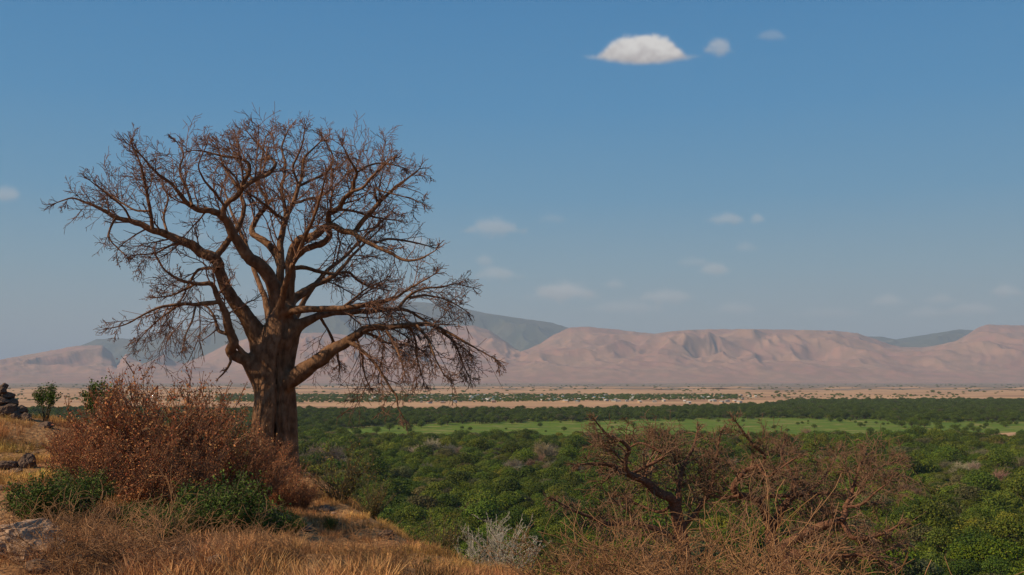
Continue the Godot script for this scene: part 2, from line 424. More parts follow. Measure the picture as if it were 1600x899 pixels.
func trunk_mesh(profile: Array, chains: Array) -> ArrayMesh:
	var cell := 0.05
	var org := Vector3(-2.2, -0.9, -1.6)
	var nx := 100
	var ny := 172
	var nz := 66
	var F := PackedFloat32Array()
	F.resize(nx * ny * nz)
	F.fill(2.0)
	var sx := ny * nz
	# the trunk itself: rings with flutes and deep folds
	for iy in ny:
		var h := org.y + iy * cell
		var k := 0
		while k < profile.size() - 2 and profile[k + 1][0].y < h:
			k += 1
		var y0: float = profile[k][0].y
		var y1: float = profile[k + 1][0].y
		var f0 := clampf((h - y0) / (y1 - y0), 0.0, 1.0)
		var c: Vector3 = profile[k][0].lerp(profile[k + 1][0], f0)
		var rad: float = lerpf(profile[k][1], profile[k + 1][1], f0)
		var above := maxf(0.0, h - profile[profile.size() - 1][0].y)
		for ix in nx:
			var dx := org.x + ix * cell - c.x
			if absf(dx) > rad * 1.2 + 0.35:
				continue
			for iz in nz:
				var dz := org.z + iz * cell - c.z
				var dist := sqrt(dx * dx + dz * dz)
				if dist > rad * 1.2 + 0.35:
					continue
				var idx := ix * sx + iy * nz + iz
				if dist < rad * 0.55:
					F[idx] = maxf(dist - rad, -0.5) + above
					continue
				var a := atan2(dz, dx)
				var f := 1.0 + 0.045 * cos(3.0 * a + 0.9 + h * 0.12) + 0.03 * cos(7.0 * a - h * 0.25) + 0.05 * noise.get_noise_3d(cos(a) * 70, h * 30, sin(a) * 70)
				for gr in [[1.22 - h * 0.015, 0.085, 0.28], [0.93 + h * 0.01, 0.08, 0.22], [2.75 + h * 0.02, 0.16, 0.12], [0.35, 0.13, 0.12], [1.95 + h * 0.05, 0.09, 0.04], [-2.28, 0.2, 0.12], [-1.1 + h * 0.03, 0.18, 0.14], [-3.0, 0.2, 0.1]]:
					var da := wrapf(a - gr[0], -PI, PI)
					if absf(da) < 3.0 * gr[1]:
						f -= gr[2] * exp(-da * da / (gr[1] * gr[1]))
				F[idx] = dist - rad * f + above
	# the feet of the limbs, melted in
	var T := PackedFloat32Array()
	T.resize(nx * ny * nz)
	for ch in chains:
		T.fill(2.0)
		var run := 0.0
		var lo := Vector3i(nx, ny, nz)
		var hi := Vector3i(0, 0, 0)
		for k in ch.size() - 1:
			var a: Vector3 = ch[k][0]
			var b: Vector3 = ch[k + 1][0]
			var ab := b - a
			var ll := ab.length_squared()
			var q0 := 1.08 - 0.3 * smoothstep(0.7, 1.9, run)
			run += sqrt(ll)
			var q1 := 1.08 - 0.3 * smoothstep(0.7, 1.9, run)
			var ra: float = ch[k][1] * q0
			var rb: float = ch[k + 1][1] * q1
			var m := maxf(ra, rb) + 0.28
			var c0 := Vector3i(((a.min(b) - Vector3.ONE * m - org) / cell).floor()).clamp(Vector3i.ZERO, Vector3i(nx - 1, ny - 1, nz - 1))
			var c1 := Vector3i(((a.max(b) + Vector3.ONE * m - org) / cell).ceil()).clamp(Vector3i.ZERO, Vector3i(nx - 1, ny - 1, nz - 1))
			lo = Vector3i(mini(lo.x, c0.x), mini(lo.y, c0.y), mini(lo.z, c0.z))
			hi = Vector3i(maxi(hi.x, c1.x), maxi(hi.y, c1.y), maxi(hi.z, c1.z))
			for ix in range(c0.x, c1.x + 1):
				for iy in range(c0.y, c1.y + 1):
					for iz in range(c0.z, c1.z + 1):
						var p := org + Vector3(ix, iy, iz) * cell - a
						var tt := clampf(p.dot(ab) / ll, 0.0, 1.0)
						var d := (p - ab * tt).length() - lerpf(ra, rb, tt)
						var idx := ix * sx + iy * nz + iz
						if d < T[idx]:
							T[idx] = d
			if run > 2.1:
				break
		for ix in range(lo.x, hi.x + 1):
			for iy in range(lo.y, hi.y + 1):
				for iz in range(lo.z, hi.z + 1):
					var idx := ix * sx + iy * nz + iz
					var d := T[idx]
					if d > 1.9:
						continue
					var e := F[idx]
					var hh := clampf(0.5 + 0.5 * (e - d) / 0.26, 0.0, 1.0)
					F[idx] = lerpf(e, d, hh) - 0.26 * hh * (1.0 - hh)
	# surface nets
	var sh := Shape.new()
	var id := PackedInt32Array()
	id.resize(nx * ny * nz)
	id.fill(-1)
	var corner := [0, sx, nz, sx + nz, 1, sx + 1, nz + 1, sx + nz + 1]
	var place := [Vector3(0, 0, 0), Vector3(1, 0, 0), Vector3(0, 1, 0), Vector3(1, 1, 0), Vector3(0, 0, 1), Vector3(1, 0, 1), Vector3(0, 1, 1), Vector3(1, 1, 1)]
	var edges := [[0, 1], [2, 3], [4, 5], [6, 7], [0, 2], [1, 3], [4, 6], [5, 7], [0, 4], [1, 5], [2, 6], [3, 7]]
	for ix in nx - 1:
		for iy in ny - 1:
			for iz in nz - 1:
				var base := ix * sx + iy * nz + iz
				if absf(F[base]) > 0.13:
					continue
				var inside := 0
				for q in 8:
					if F[base + corner[q]] < 0.0:
						inside += 1
				if inside == 0 or inside == 8:
					continue
				var sum := Vector3.ZERO
				var n := 0
				for e in edges:
					var fa := F[base + corner[e[0]]]
					var fb := F[base + corner[e[1]]]
					if (fa < 0.0) != (fb < 0.0):
						sum += place[e[0]].lerp(place[e[1]], fa / (fa - fb))
						n += 1
				id[base] = sh.v.size()
				sh.v.append(org + (Vector3(ix, iy, iz) + sum / n) * cell)
				sh.c.append(Color.WHITE)
	var steps := [[sx, nz, 1], [nz, 1, sx], [1, sx, nz]]
	for ix in range(1, nx - 1):
		for iy in range(1, ny - 1):
			for iz in range(1, nz - 1):
				var base := ix * sx + iy * nz + iz
				if id[base] < 0:
					continue
				var f0 := F[base]
				for st in steps:
					var f1 := F[base + st[0]]
					if (f0 < 0.0) == (f1 < 0.0):
						continue
					var a := id[base]
					var b := id[base - st[1]]
					var c := id[base - st[1] - st[2]]
					var d := id[base - st[2]]
					if b < 0 or c < 0 or d < 0:
						continue
					if f0 < 0.0:
						sh.i.append_array(PackedInt32Array([a, c, b, a, d, c]))
					else:
						sh.i.append_array(PackedInt32Array([a, b, c, a, c, d]))
	smooth_normals(sh)
	return sh.mesh()

func smooth_normals(sh: Shape) -> void:
	sh.n.resize(sh.v.size())
	for k in sh.n.size():
		sh.n[k] = Vector3.ZERO
	for k in range(0, sh.i.size(), 3):
		var a := sh.i[k]
		var b := sh.i[k + 1]
		var d := sh.i[k + 2]
		var f := (sh.v[d] - sh.v[a]).cross(sh.v[b] - sh.v[a])
		sh.n[a] += f; sh.n[b] += f; sh.n[d] += f
	for k in sh.n.size():
		sh.n[k] = sh.n[k].normalized()

# ---------------------------------------------------------------- bare trees on the slope below
func bare_tree(label: String, trunk_path: Array, d: float, limbs: Array, bark: Material, twig_bark: Material) -> void:
	var foot := at(trunk_path[0][0], trunk_path[0][1], d)
	foot.y = hill(foot.x, d) - 0.1
	var t := thing("leafless_tree", label, "tree", foot, "leafless reddish trees on the slope below the baobab")
	var pts := [[Vector3.ZERO, trunk_path[0][2] * d / FOCAL * 1.5]]
	for k in trunk_path.size():
		pts.append([at(trunk_path[k][0], trunk_path[k][1], d) - foot, trunk_path[k][2] * d / FOCAL])
	var line := smooth_line(pts, 5)
	var sh := Shape.new()
	var pv := PackedVector3Array()
	var pr := PackedFloat32Array()
	for q in line:
		pv.append(q[0]); pr.append(q[1])
	sh.tube(pv, pr, 14, Color.WHITE)
	part("trunk", sh.mesh(), bark, t)
	for l in limbs:
		var st := {"col": Color.WHITE, "wander": 0.34, "lift": Vector3(0, -0.03, 0), "kids": 4, "tiers": [0, 6, 8, 6], "spread": 0.9, "short": 0.32, "long": 0.62, "tip": 0.0055, "first": 0.03, "rise": 0.3}
		limb(t, l[0], l[1], 0.86, st, l[2] * 0.8, 0.15, 1.15, 2, bark, twig_bark)

# ---------------------------------------------------------------- shrubs and trees from leaves
func shrub_mesh(stems: int, height: float, width: float, leaves: int, leaf_len: float, cols: Array, stem_col: Color, upright := 0.6, up_from := 0.25) -> Array:
	# returns [stem mesh, leaf mesh]
	var st := Shape.new()
	var lf := Shape.new()
	var ends := []
	for k in stems:
		var a := rng.randf() * TAU
		var out := sqrt(rng.randf()) * width * 0.5
		var hh := height * rng.randf_range(0.82 if upright > 1.0 else 0.55, 1.0) * (1.0 - 0.35 * pow(out / (width * 0.5), 2.0))
		var goal := Vector3(cos(a) * out, hh, sin(a) * out)
		var p := Vector3(cos(a), 0, sin(a)) * rng.randf() * width * 0.08
		var pts := PackedVector3Array([p - Vector3(0, 0.1, 0)])
		var rad := PackedFloat32Array([height * 0.011])
		for j in 5:
			var f := (j + 1) / 5.0
			var q := p.lerp(goal, f)
			q.y = goal.y * pow(f, upright + 0.25) if upright < 1.0 else goal.y * f
			q += Vector3(rng.randf_range(-1, 1), rng.randf_range(-0.5, 0.5), rng.randf_range(-1, 1)) * height * 0.035
			pts.append(q)
			rad.append(lerpf(height * 0.010, height * 0.0025, f))
			if f > up_from:
				ends.append([pts[pts.size() - 2], q])
				# side twigs
				for w in 3:
					var d := ((q - p).normalized() + Vector3(rng.randf_range(-1, 1), rng.randf_range(-0.3, 0.9), rng.randf_range(-1, 1))).normalized()
					var e := q + d * height * rng.randf_range(0.08, 0.22)
					st.tube(PackedVector3Array([q, q.lerp(e, 0.5) + Vector3(0, height * 0.01, 0), e]), PackedFloat32Array([height * 0.004, height * 0.003, height * 0.0018]), 3, stem_col)
					ends.append([q, e])
		st.tube(pts, rad, 4, stem_col)
	for k in leaves:
		var e = ends[rng.randi() % ends.size()]
		var q: Vector3 = e[0].lerp(e[1], rng.randf()) + Vector3(rng.randf_range(-1, 1), rng.randf_range(-1, 1), rng.randf_range(-1, 1)) * leaf_len * 1.2
		var al := Vector3(rng.randf_range(-1, 1), rng.randf_range(-0.6, 1), rng.randf_range(-1, 1)).normalized()
		var ac := al.cross(Vector3(rng.randf_range(-1, 1), rng.randf_range(-1, 1), rng.randf_range(-1, 1))).normalized()
		var nn := al.cross(ac)
		var s := leaf_len * rng.randf_range(0.6, 1.25)
		var c: Color = cols[rng.randi() % cols.size()]
		lf.leaf(q, al * s * 0.5, ac * s * 0.27, nn, c * rng.randf_range(0.8, 1.2))
	return [st.mesh(), lf.mesh()]

func crown_tree_mesh(height: float, width: float, lobes: int, per_lobe: int, size: float, cols: Array, flatness := 0.62) -> Array:
	var tr := Shape.new()
	var cr := Shape.new()
	var base := height * 0.3
	tr.tube(PackedVector3Array([Vector3(0, -0.6, 0), Vector3(0.1, base * 0.6, 0), Vector3(-0.05, base * 1.4, 0.1)]), PackedFloat32Array([width * 0.045, width * 0.032, width * 0.022]), 7, Color(0.13, 0.09, 0.06))
	for k in lobes:
		var a := TAU * (k + rng.randf() * 0.7) / lobes * 2.4
		var out := width * 0.5 * sqrt((k + 0.3) / lobes) * 0.74
		var top := height - pow(out / (width * 0.5), 2.0) * height * 0.42
		var lr := width * rng.randf_range(0.17, 0.27)
		var lc := Vector3(cos(a) * out, maxf(top - lr * flatness * rng.randf_range(0.8, 1.5), base), sin(a) * out)
		tr.tube(PackedVector3Array([Vector3(0, base, 0), (Vector3(0, base, 0) + lc) * 0.5 + Vector3(0, -0.1, 0), lc]), PackedFloat32Array([width * 0.02, width * 0.014, width * 0.006]), 4, Color(0.13, 0.09, 0.06))
		var tone := rng.randf_range(0.82, 1.2)
		for j in per_lobe:
			var dir := Vector3(rng.randfn(), rng.randfn() + 0.35, rng.randfn()).normalized()
			var rr := lr * rng.randf_range(0.72, 1.08) * (1.0 + 0.35 * noise.get_noise_3d(dir.x * 120 + k * 40, dir.y * 120, dir.z * 120))
			var q := lc + Vector3(dir.x * rr, dir.y * rr * flatness * 1.15, dir.z * rr)
			var nn := (dir * 0.9 + Vector3(rng.randf_range(-1, 1), rng.randf_range(-0.6, 1), rng.randf_range(-1, 1)) * 0.75).normalized()
			var al := nn.cross(Vector3(rng.randf_range(-1, 1), rng.randf_range(-1, 1), rng.randf_range(-1, 1))).normalized()
			var ac := nn.cross(al)
			var s := size * rng.randf_range(0.6, 1.3)
			var c: Color = cols[rng.randi() % cols.size()]
			cr.leaf(q, al * s * 0.6, ac * s * 0.4, nn, c * tone * rng.randf_range(0.75, 1.25))
	return [tr.mesh(), cr.mesh()]

func spray_tree_mesh(height: float, width: float, col: Color, stems := 26) -> Array:
	# a leafless, pale-twigged bushy tree: trunk mesh and twig mesh
	var tr := Shape.new()
	var tw := Shape.new()
	tr.tube(PackedVector3Array([Vector3(0, -0.5, 0), Vector3(0.1, height * 0.22, 0), Vector3(0, height * 0.4, 0.1)]), PackedFloat32Array([width * 0.05, width * 0.04, width * 0.03]), 7, col)
	var st := {"col": col, "wander": 0.3, "lift": Vector3(0, 0.06, 0), "kids": 5, "spread": 0.7, "tip": height * 0.0055, "first": 0.05, "rise": 0.3}
	for k in stems:
		var a := rng.randf() * TAU
		var d := Vector3(cos(a) * rng.randf_range(0.2, 1.0), rng.randf_range(0.35, 1.0), sin(a) * rng.randf_range(0.2, 1.0)).normalized()
		var e := Vector3(0, height * rng.randf_range(0.15, 0.4), 0)
		twig(tw, e, d, lerpf(width * 0.5, height * 0.62, d.y) * rng.randf_range(0.8, 1.05), height * 0.013, 2, st)
	return [tr.mesh(), tw.mesh()]

func rock_mesh(size: Vector3, rough: float, sd: int, detail := 3) -> ArrayMesh:
	# a cube-sphere cut by random planes, faceted
	var rg := RandomNumberGenerator.new()
	rg.seed = sd
	var cuts := []
	for k in 11:
		cuts.append([Vector3(rg.randf_range(-1, 1), rg.randf_range(-1, 1), rg.randf_range(-1, 1)).normalized(), rg.randf_range(0.58, 0.86)])
	var sh := Shape.new()
	var N := 4 * detail
	var axes := [[Vector3.RIGHT, Vector3.UP, Vector3.BACK], [Vector3.LEFT, Vector3.UP, Vector3.FORWARD], [Vector3.UP, Vector3.BACK, Vector3.RIGHT], [Vector3.DOWN, Vector3.BACK, Vector3.LEFT], [Vector3.BACK, Vector3.UP, Vector3.LEFT], [Vector3.FORWARD, Vector3.UP, Vector3.RIGHT]]
	for ax in axes:
		var grid := []
		for u in N + 1:
			for w in N + 1:
				var dir: Vector3 = (ax[0] + ax[1] * (2.0 * u / N - 1.0) + ax[2] * (2.0 * w / N - 1.0)).normalized()
				var p := dir
				for cu in cuts:
					var ex: float = p.dot(cu[0]) - cu[1]
					if ex > 0.0:
						p -= cu[0] * ex * 0.92
				p *= 1.0 + rough * noise.get_noise_3d(dir.x * 160 + sd * 13, dir.y * 160, dir.z * 160) + rough * 0.4 * noise.get_noise_3d(dir.x * 500 + sd * 7, dir.y * 500, dir.z * 500)
				grid.append(p * size)
		for u in N:
			for w in N:
				var a: Vector3 = grid[u * (N + 1) + w]
				var b: Vector3 = grid[(u + 1) * (N + 1) + w]
				var c: Vector3 = grid[(u + 1) * (N + 1) + w + 1]
				var e: Vector3 = grid[u * (N + 1) + w + 1]
				sh.face(a, c, b, Color.WHITE)
				sh.face(a, e, c, Color.WHITE)
	# outward faces
	for k in range(0, sh.i.size(), 3):
		var mid := (sh.v[sh.i[k]] + sh.v[sh.i[k + 1]] + sh.v[sh.i[k + 2]])
		if sh.n[sh.i[k]].dot(mid) < 0.0:
			var tmp := sh.i[k + 1]
			sh.i[k + 1] = sh.i[k + 2]
			sh.i[k + 2] = tmp
			for q in 3:
				sh.n[sh.i[k + q]] = -sh.n[sh.i[k + q]]
	return sh.mesh()

# ---------------------------------------------------------------- sky
func sky_image() -> Image:
	var W := 4096
	var H := 2048
	var im := Image.create(W, H, false, Image.FORMAT_RGBH)
	# [elevation in degrees, linear colour]
	var stops := [[-90.0, Vector3(0.29, 0.29, 0.27)], [-2.0, Vector3(0.31, 0.32, 0.30)], [0.5, Vector3(0.33, 0.355, 0.335)], [3.0, Vector3(0.28, 0.345, 0.36)], [6.0, Vector3(0.20, 0.325, 0.40)], [10.0, Vector3(0.108, 0.275, 0.43)], [15.0, Vector3(0.062, 0.23, 0.43)], [21.0, Vector3(0.042, 0.19, 0.395)], [40.0, Vector3(0.045, 0.175, 0.37)], [90.0, Vector3(0.04, 0.145, 0.32)]]
	for j in H:
		var el := 90.0 - (j + 0.5) / H * 180.0
		var col: Vector3 = stops[0][1]
		for k in stops.size() - 1:
			if el >= stops[k][0] and el <= stops[k + 1][0]:
				col = stops[k][1].lerp(stops[k + 1][1], (el - stops[k][0]) / (stops[k + 1][0] - stops[k][0]))
		im.fill_rect(Rect2i(0, j, W, 1), Color(col.x, col.y, col.z))
	# clouds: [column, row, half width, height up, depth down, density] in photograph pixels
	var f := FastNoiseLite.new()
	f.noise_type = FastNoiseLite.TYPE_SIMPLEX_SMOOTH
	f.fractal_octaves = 5
	f.frequency = 0.02
	f.seed = 11
	var clouds := [[1003, 89, 72, 28, 11, 1.0], [1124, 78, 20, 14, 8, 0.62], [1208, 58, 22, 7, 5, 0.25], [10, 308, 22, 12, 5, 0.5], [770, 361, 40, 17, 6, 0.5], [862, 344, 20, 6, 4, 0.16], [1136, 345, 28, 8, 5, 0.45], [1184, 345, 12, 6, 4, 0.4], [1165, 389, 14, 6, 4, 0.25], [1085, 412, 26, 7, 4, 0.24], [1118, 424, 24, 8, 5, 0.5], [776, 432, 32, 11, 5, 0.45], [755, 410, 14, 7, 4, 0.35], [880, 462, 48, 17, 6, 0.7], [960, 446, 16, 6, 4, 0.35], [1040, 468, 44, 11, 5, 0.5], [975, 484, 60, 10, 5, 0.35], [1150, 486, 30, 9, 5, 0.35], [1388, 474, 26, 10, 5, 0.45], [1470, 470, 26, 7, 4, 0.35], [1520, 486, 40, 9, 5, 0.45], [1572, 458, 24, 8, 5, 0.5], [1450, 492, 30, 7, 4, 0.35], [1300, 492, 50, 7, 4, 0.25], [650, 383, 22, 10, 5, 0.4], [300, 372, 30, 9, 5, 0.2], [-180, 330, 60, 20, 8, 0.5], [1720, 440, 70, 16, 6, 0.5], [1840, 300, 60, 20, 8, 0.5]]
	for c in clouds:
		var half: float = c[2]
		var x0 := _az(c[0] - half * 1.3, c[1])
		var x1 := _az(c[0] + half * 1.3, c[1])
		var i0 := int(floor(x0 / TAU * W))
		var i1 := int(floor(x1 / TAU * W)) + 1
		var j0 := int((90.0 - rad_to_deg(_el(c[0], c[1] - c[3] * 1.8))) / 180.0 * H) - 1
		var j1 := int((90.0 - rad_to_deg(_el(c[0], c[1] + c[4] * 2.2))) / 180.0 * H) + 2
		for j in range(j0, j1):
			for i in range(i0, i1):
				var az := (i + 0.5) / W * TAU   # column 0 looks along -z
				var el := PI / 2.0 - (j + 0.5) / H * PI
				var dir := cam.basis.inverse() * Vector3(sin(az) * cos(el), sin(el), -cos(az) * cos(el))
				var px := 800.0 + FOCAL * dir.x / -dir.z
				var py := 449.5 - FOCAL * dir.y / -dir.z
				var u: float = (px - c[0]) / half
				var w: float = c[1] - py
				var puff := f.get_noise_2d(px * 1.6, py * 2.4)
				var fine := f.get_noise_2d(px * 8.0 + 300.0, py * 9.0)
				var big: bool = c[5] > 0.9
				var shape := pow(smoothstep(-1.0, -0.35, u) * (1.0 - smoothstep(0.45, 1.0, u)), 0.65) if big else pow(maxf(0.0, 1.0 - u * u), 0.7)
				var top: float = c[3] * shape * (1.0 + (0.22 if big else 0.35) * puff) + (7.0 if big else 4.0) * (1.0 - absf(u)) + 1.5 * fine
				var low: float = c[4] * (1.0 - 0.85 * u * u) + 2.0 * puff
				var dist := maxf(w - top, -w - low)
				dist = maxf(dist, (absf(u) - 1.15) * half * 0.35)
				var soft: float = 5.0 + 3.0 * absf(u) if big else 3.0 + c[3] * 0.45
				var a: float = (c[5] if big else c[5] * 0.85) * (1.0 - smoothstep(-soft, soft * 0.7, dist + (0.0 if big else soft * 1.1 * puff)))
				if a <= 0.003:
					continue
				# thick cloud scatters less light out of its flat base
				var thick := clampf((w + c[4]) / (c[3] + c[4]), 0.0, 1.0)
				var lit := Vector3(0.40, 0.37, 0.37).lerp(Vector3(0.64, 0.62, 0.60), clampf(thick * 1.2 + 0.2 * fine + 0.6 * puff, 0.0, 1.0))
				if c[5] < 0.9:
					lit = lit.lerp(Vector3(0.46, 0.44, 0.42), 0.5)
				var wi := posmod(i, W)
				var bg := im.get_pixel(wi, j)
				im.set_pixel(wi, j, Color(lerpf(bg.r, lit.x, a), lerpf(bg.g, lit.y, a), lerpf(bg.b, lit.z, a)))
	return im

func _dir(px: float, py: float) -> Vector3:
	return (cam.basis * Vector3((px - 800.0) / FOCAL, (449.5 - py) / FOCAL, -1.0)).normalized()

func _az(px: float, py: float) -> float:
	var d := _dir(px, py)
	return atan2(d.x, -d.z)

func _el(px: float, py: float) -> float:
	return asin(_dir(px, py).y)

# ---------------------------------------------------------------- mountains
# skylines as [column, row]: the bare pink-brown range in front, the wooded mountain behind its spurs
const BARE_RANGE := [[-900, 530], [-500, 540], [-200, 558], [0, 563], [60, 552], [120, 541], [160, 540], [176, 553], [183, 570], [198, 553], [210, 561], [224, 569], [240, 564], [258, 554], [273, 565], [289, 569], [320, 556], [354, 539], [385, 530], [430, 524], [500, 520], [560, 526], [610, 536], [650, 526], [700, 510], [740, 509], [765, 517], [784, 530], [799, 541], [813, 550], [826, 546], [845, 537], [866, 523], [892, 512], [920, 511], [960, 515], [1000, 520], [1025, 522], [1060, 517], [1110, 515], [1180, 515], [1250, 516], [1300, 517], [1340, 521], [1372, 532], [1390, 539], [1410, 543], [1440, 544], [1465, 540], [1495, 533], [1512, 523], [1530, 512], [1545, 508], [1600, 509], [1700, 515], [2000, 500], [2500, 525]]
const WOODED_RANGE := [[-900, 590], [60, 590], [125, 541], [150, 531], [175, 529], [210, 530], [260, 519], [330, 509], [400, 494], [480, 482], [560, 474], [640, 471], [700, 476], [730, 483], [760, 490], [800, 496], [830, 500], [860, 504], [900, 516], [960, 540], [1040, 560], [1250, 560], [1340, 527], [1375, 526], [1400, 531], [1430, 526], [1470, 520], [1500, 515], [1540, 518], [1600, 530], [2500, 560]]

func mountains(called: String, line: Array, near: float, crest: float, wooded: bool, mat: Material) -> void:
	var sh := Shape.new()
	var NU := 1400
	var NT := 120
	# the body of the range follows the lowest points of its crest, the peaks stand up out of it
	var low := PackedFloat32Array()
	for a in NU + 141:
		var least := 1000.0
		for q in 9:
			least = minf(least, HORIZON - along(line, -400.0 + 2400.0 * (a - 70) / (NU - 1) + (q - 4) * 22.0))
		low.append(least)
	for a in NU:
		var u := -400.0 + 2400.0 * a / (NU - 1)
		var tan_u := (u - 800.0) / FOCAL
		var crest_rise := HORIZON - along(line, u)
		var broad_rise := 0.0
		for q in 15:
			broad_rise += low[a + q * 10] / 15.0
		for b in NT:
			var t := 1.18 * b / (NT - 1)
			var d := lerpf(near, crest, t)
			var x := tan_u * d
			var rise := lerpf(broad_rise, crest_rise, smoothstep(0.4, 1.0, t))
			var top_h := EYE.y + rise / FOCAL * crest
			var wx := x + 500.0 * noise.get_noise_2d(x * 0.04, d * 0.04)
			var wd := d + 500.0 * noise.get_noise_2d(x * 0.04 + 700.0, d * 0.04)
			var spur := ridge_noise.get_noise_2d(wx * 0.028 + wd * 0.012, wd * 0.02 - wx * 0.008)
			var spur2 := ridge_noise.get_noise_2d(wx * 0.09 + 900.0, wd * 0.075)
			var f := 0.0
			if t <= 1.0:
				f = 0.16 * smoothstep(0.0, 0.5, t) + 0.84 * pow(clampf((t - 0.18) / 0.82, 0.0, 1.0), 1.35)
			else:
				f = 1.0 - (t - 1.0) * 2.2
			var body := sin(PI * clampf((t - 0.12) / 0.88, 0.0, 1.0))
			var h := top_h * (f + body * (0.44 * (spur - 0.1) + 0.15 * spur2) * clampf(f * 2.0, 0.0, 1.0))
			h += 13.0 * ridge_noise.get_noise_2d(x * 0.3, d * 0.25) * minf(t, 0.6)
			if t <= 1.0:
				h = minf(h, EYE.y + crest_rise / FOCAL * d)
			h = maxf(h, -20.0) if b > 0 else -20.0
			sh.v.append(Vector3(x, h, -d))
			var mix := clampf(0.5 + noise.get_noise_2d(x * 0.12, d * 0.12) * 1.2, 0.0, 1.0)
			var grain := clampf(0.35 + 1.1 * noise.get_noise_2d(x * 0.5 + 77.0, d * 0.35), 0.0, 0.6)
			if wooded:
				sh.c.append(Color(0.045, 0.06, 0.045).lerp(Color(0.085, 0.085, 0.06), mix))
			else:
				sh.c.append(Color(0.315, 0.168, 0.13).lerp(Color(0.345, 0.205, 0.145), mix).lerp(Color(0.22, 0.145, 0.108), grain))
	for a in NU - 1:
		for b in NT - 1:
			var k := a * NT + b
			sh.i.append(k); sh.i.append(k + 1); sh.i.append(k + NT)
			sh.i.append(k + NT); sh.i.append(k + 1); sh.i.append(k + NT + 1)
	smooth_normals(sh)
	for k in sh.n.size():
		if sh.n[k].y < 0.0:
			sh.n[k] = -sh.n[k]
	structure(called, sh.mesh(), mat)

func fan_sheet(edge_near: Array, edge_far: Array, y: float) -> ArrayMesh:
	# a sheet between two lists of [column, distance]
	var sh := Shape.new()
	var m := edge_near.size()
	for k in m:
		for e in [edge_near[k], edge_far[k]]:
			sh.v.append(Vector3((e[0] - 800.0) / FOCAL * e[1], y, -e[1]))
			sh.n.append(Vector3.UP)
			sh.c.append(Color.WHITE)
	for k in m - 1:
		var q := k * 2
		sh.i.append(q); sh.i.append(q + 1); sh.i.append(q + 2)
		sh.i.append(q + 2); sh.i.append(q + 1); sh.i.append(q + 3)
	return sh.mesh()

func wobble_edge(points: Array, amount: float, sd: float) -> Array:
	var out := []
	for k in 121:
		var u := -700.0 + 3000.0 * k / 120.0
		out.append([u, along(points, u) * (1.0 + amount * noise.get_noise_2d(u * 3.0, sd * 100.0) + amount * 0.5 * noise.get_noise_2d(u * 14.0, sd * 100.0))])
	return out

func along(points: Array, u: float) -> float:
	if u <= points[0][0]:
		return points[0][1]
	for k in points.size() - 1:
		if u <= points[k + 1][0]:
			return lerpf(points[k][1], points[k + 1][1], (u - points[k][0]) / float(points[k + 1][0] - points[k][0]))
	return points[points.size() - 1][1]

# ================================================================ build
func _ready() -> void:
	rng.seed = 20240611
	noise.noise_type = FastNoiseLite.TYPE_SIMPLEX_SMOOTH
	noise.frequency = 0.01
	noise.fractal_octaves = 4
	noise.seed = 4
	ridge_noise.noise_type = FastNoiseLite.TYPE_SIMPLEX_SMOOTH
	ridge_noise.frequency = 0.01
	ridge_noise.fractal_type = FastNoiseLite.FRACTAL_RIDGED
	ridge_noise.fractal_octaves = 3
	ridge_noise.seed = 9

	# --- camera, sky, sun, exposure
	cam = Camera3D.new()
	cam.name = "camera"
	cam.fov = rad_to_deg(2.0 * atan(449.5 / FOCAL))
	cam.far = 90000.0
	cam.near = 0.2
	cam.position = EYE
	cam.rotation = Vector3(atan((HORIZON - 449.5) / FOCAL), 0, 0)
	add_child(cam)
	cam.current = true

	var pano := PanoramaSkyMaterial.new()
	pano.panorama = ImageTexture.create_from_image(sky_image())
	var sky := Sky.new()
	sky.sky_material = pano
	var env := Environment.new()
	env.background_mode = Environment.BG_SKY
	env.sky = sky
	env.background_energy_multiplier = 1.0
	env.tonemap_mode = Environment.TONE_MAPPER_LINEAR
	env.tonemap_exposure = 1.1
	env.sdfgi_enabled = true
	env.ssao_enabled = true
	env.ssil_enabled = true
	env.fog_enabled = true
	env.fog_density = 0.00005
	env.fog_light_color = Color(0.82, 0.90, 1.0)
	var we := WorldEnvironment.new()
	we.name = "environment"
	we.environment = env
	add_child(we)

	var sun := DirectionalLight3D.new()
	sun.name = "sun"
	sun.light_energy = 1.6
	sun.light_color = Color(1.0, 0.90, 0.75)
	sun.light_angular_distance = 0.5
	sun.shadow_enabled = true
	add_child(sun)
	sun.look_at_from_position(Vector3(-0.80, 0.68, 0.26), Vector3.ZERO)

	build_land()
	build_valley()
	build_hillside()

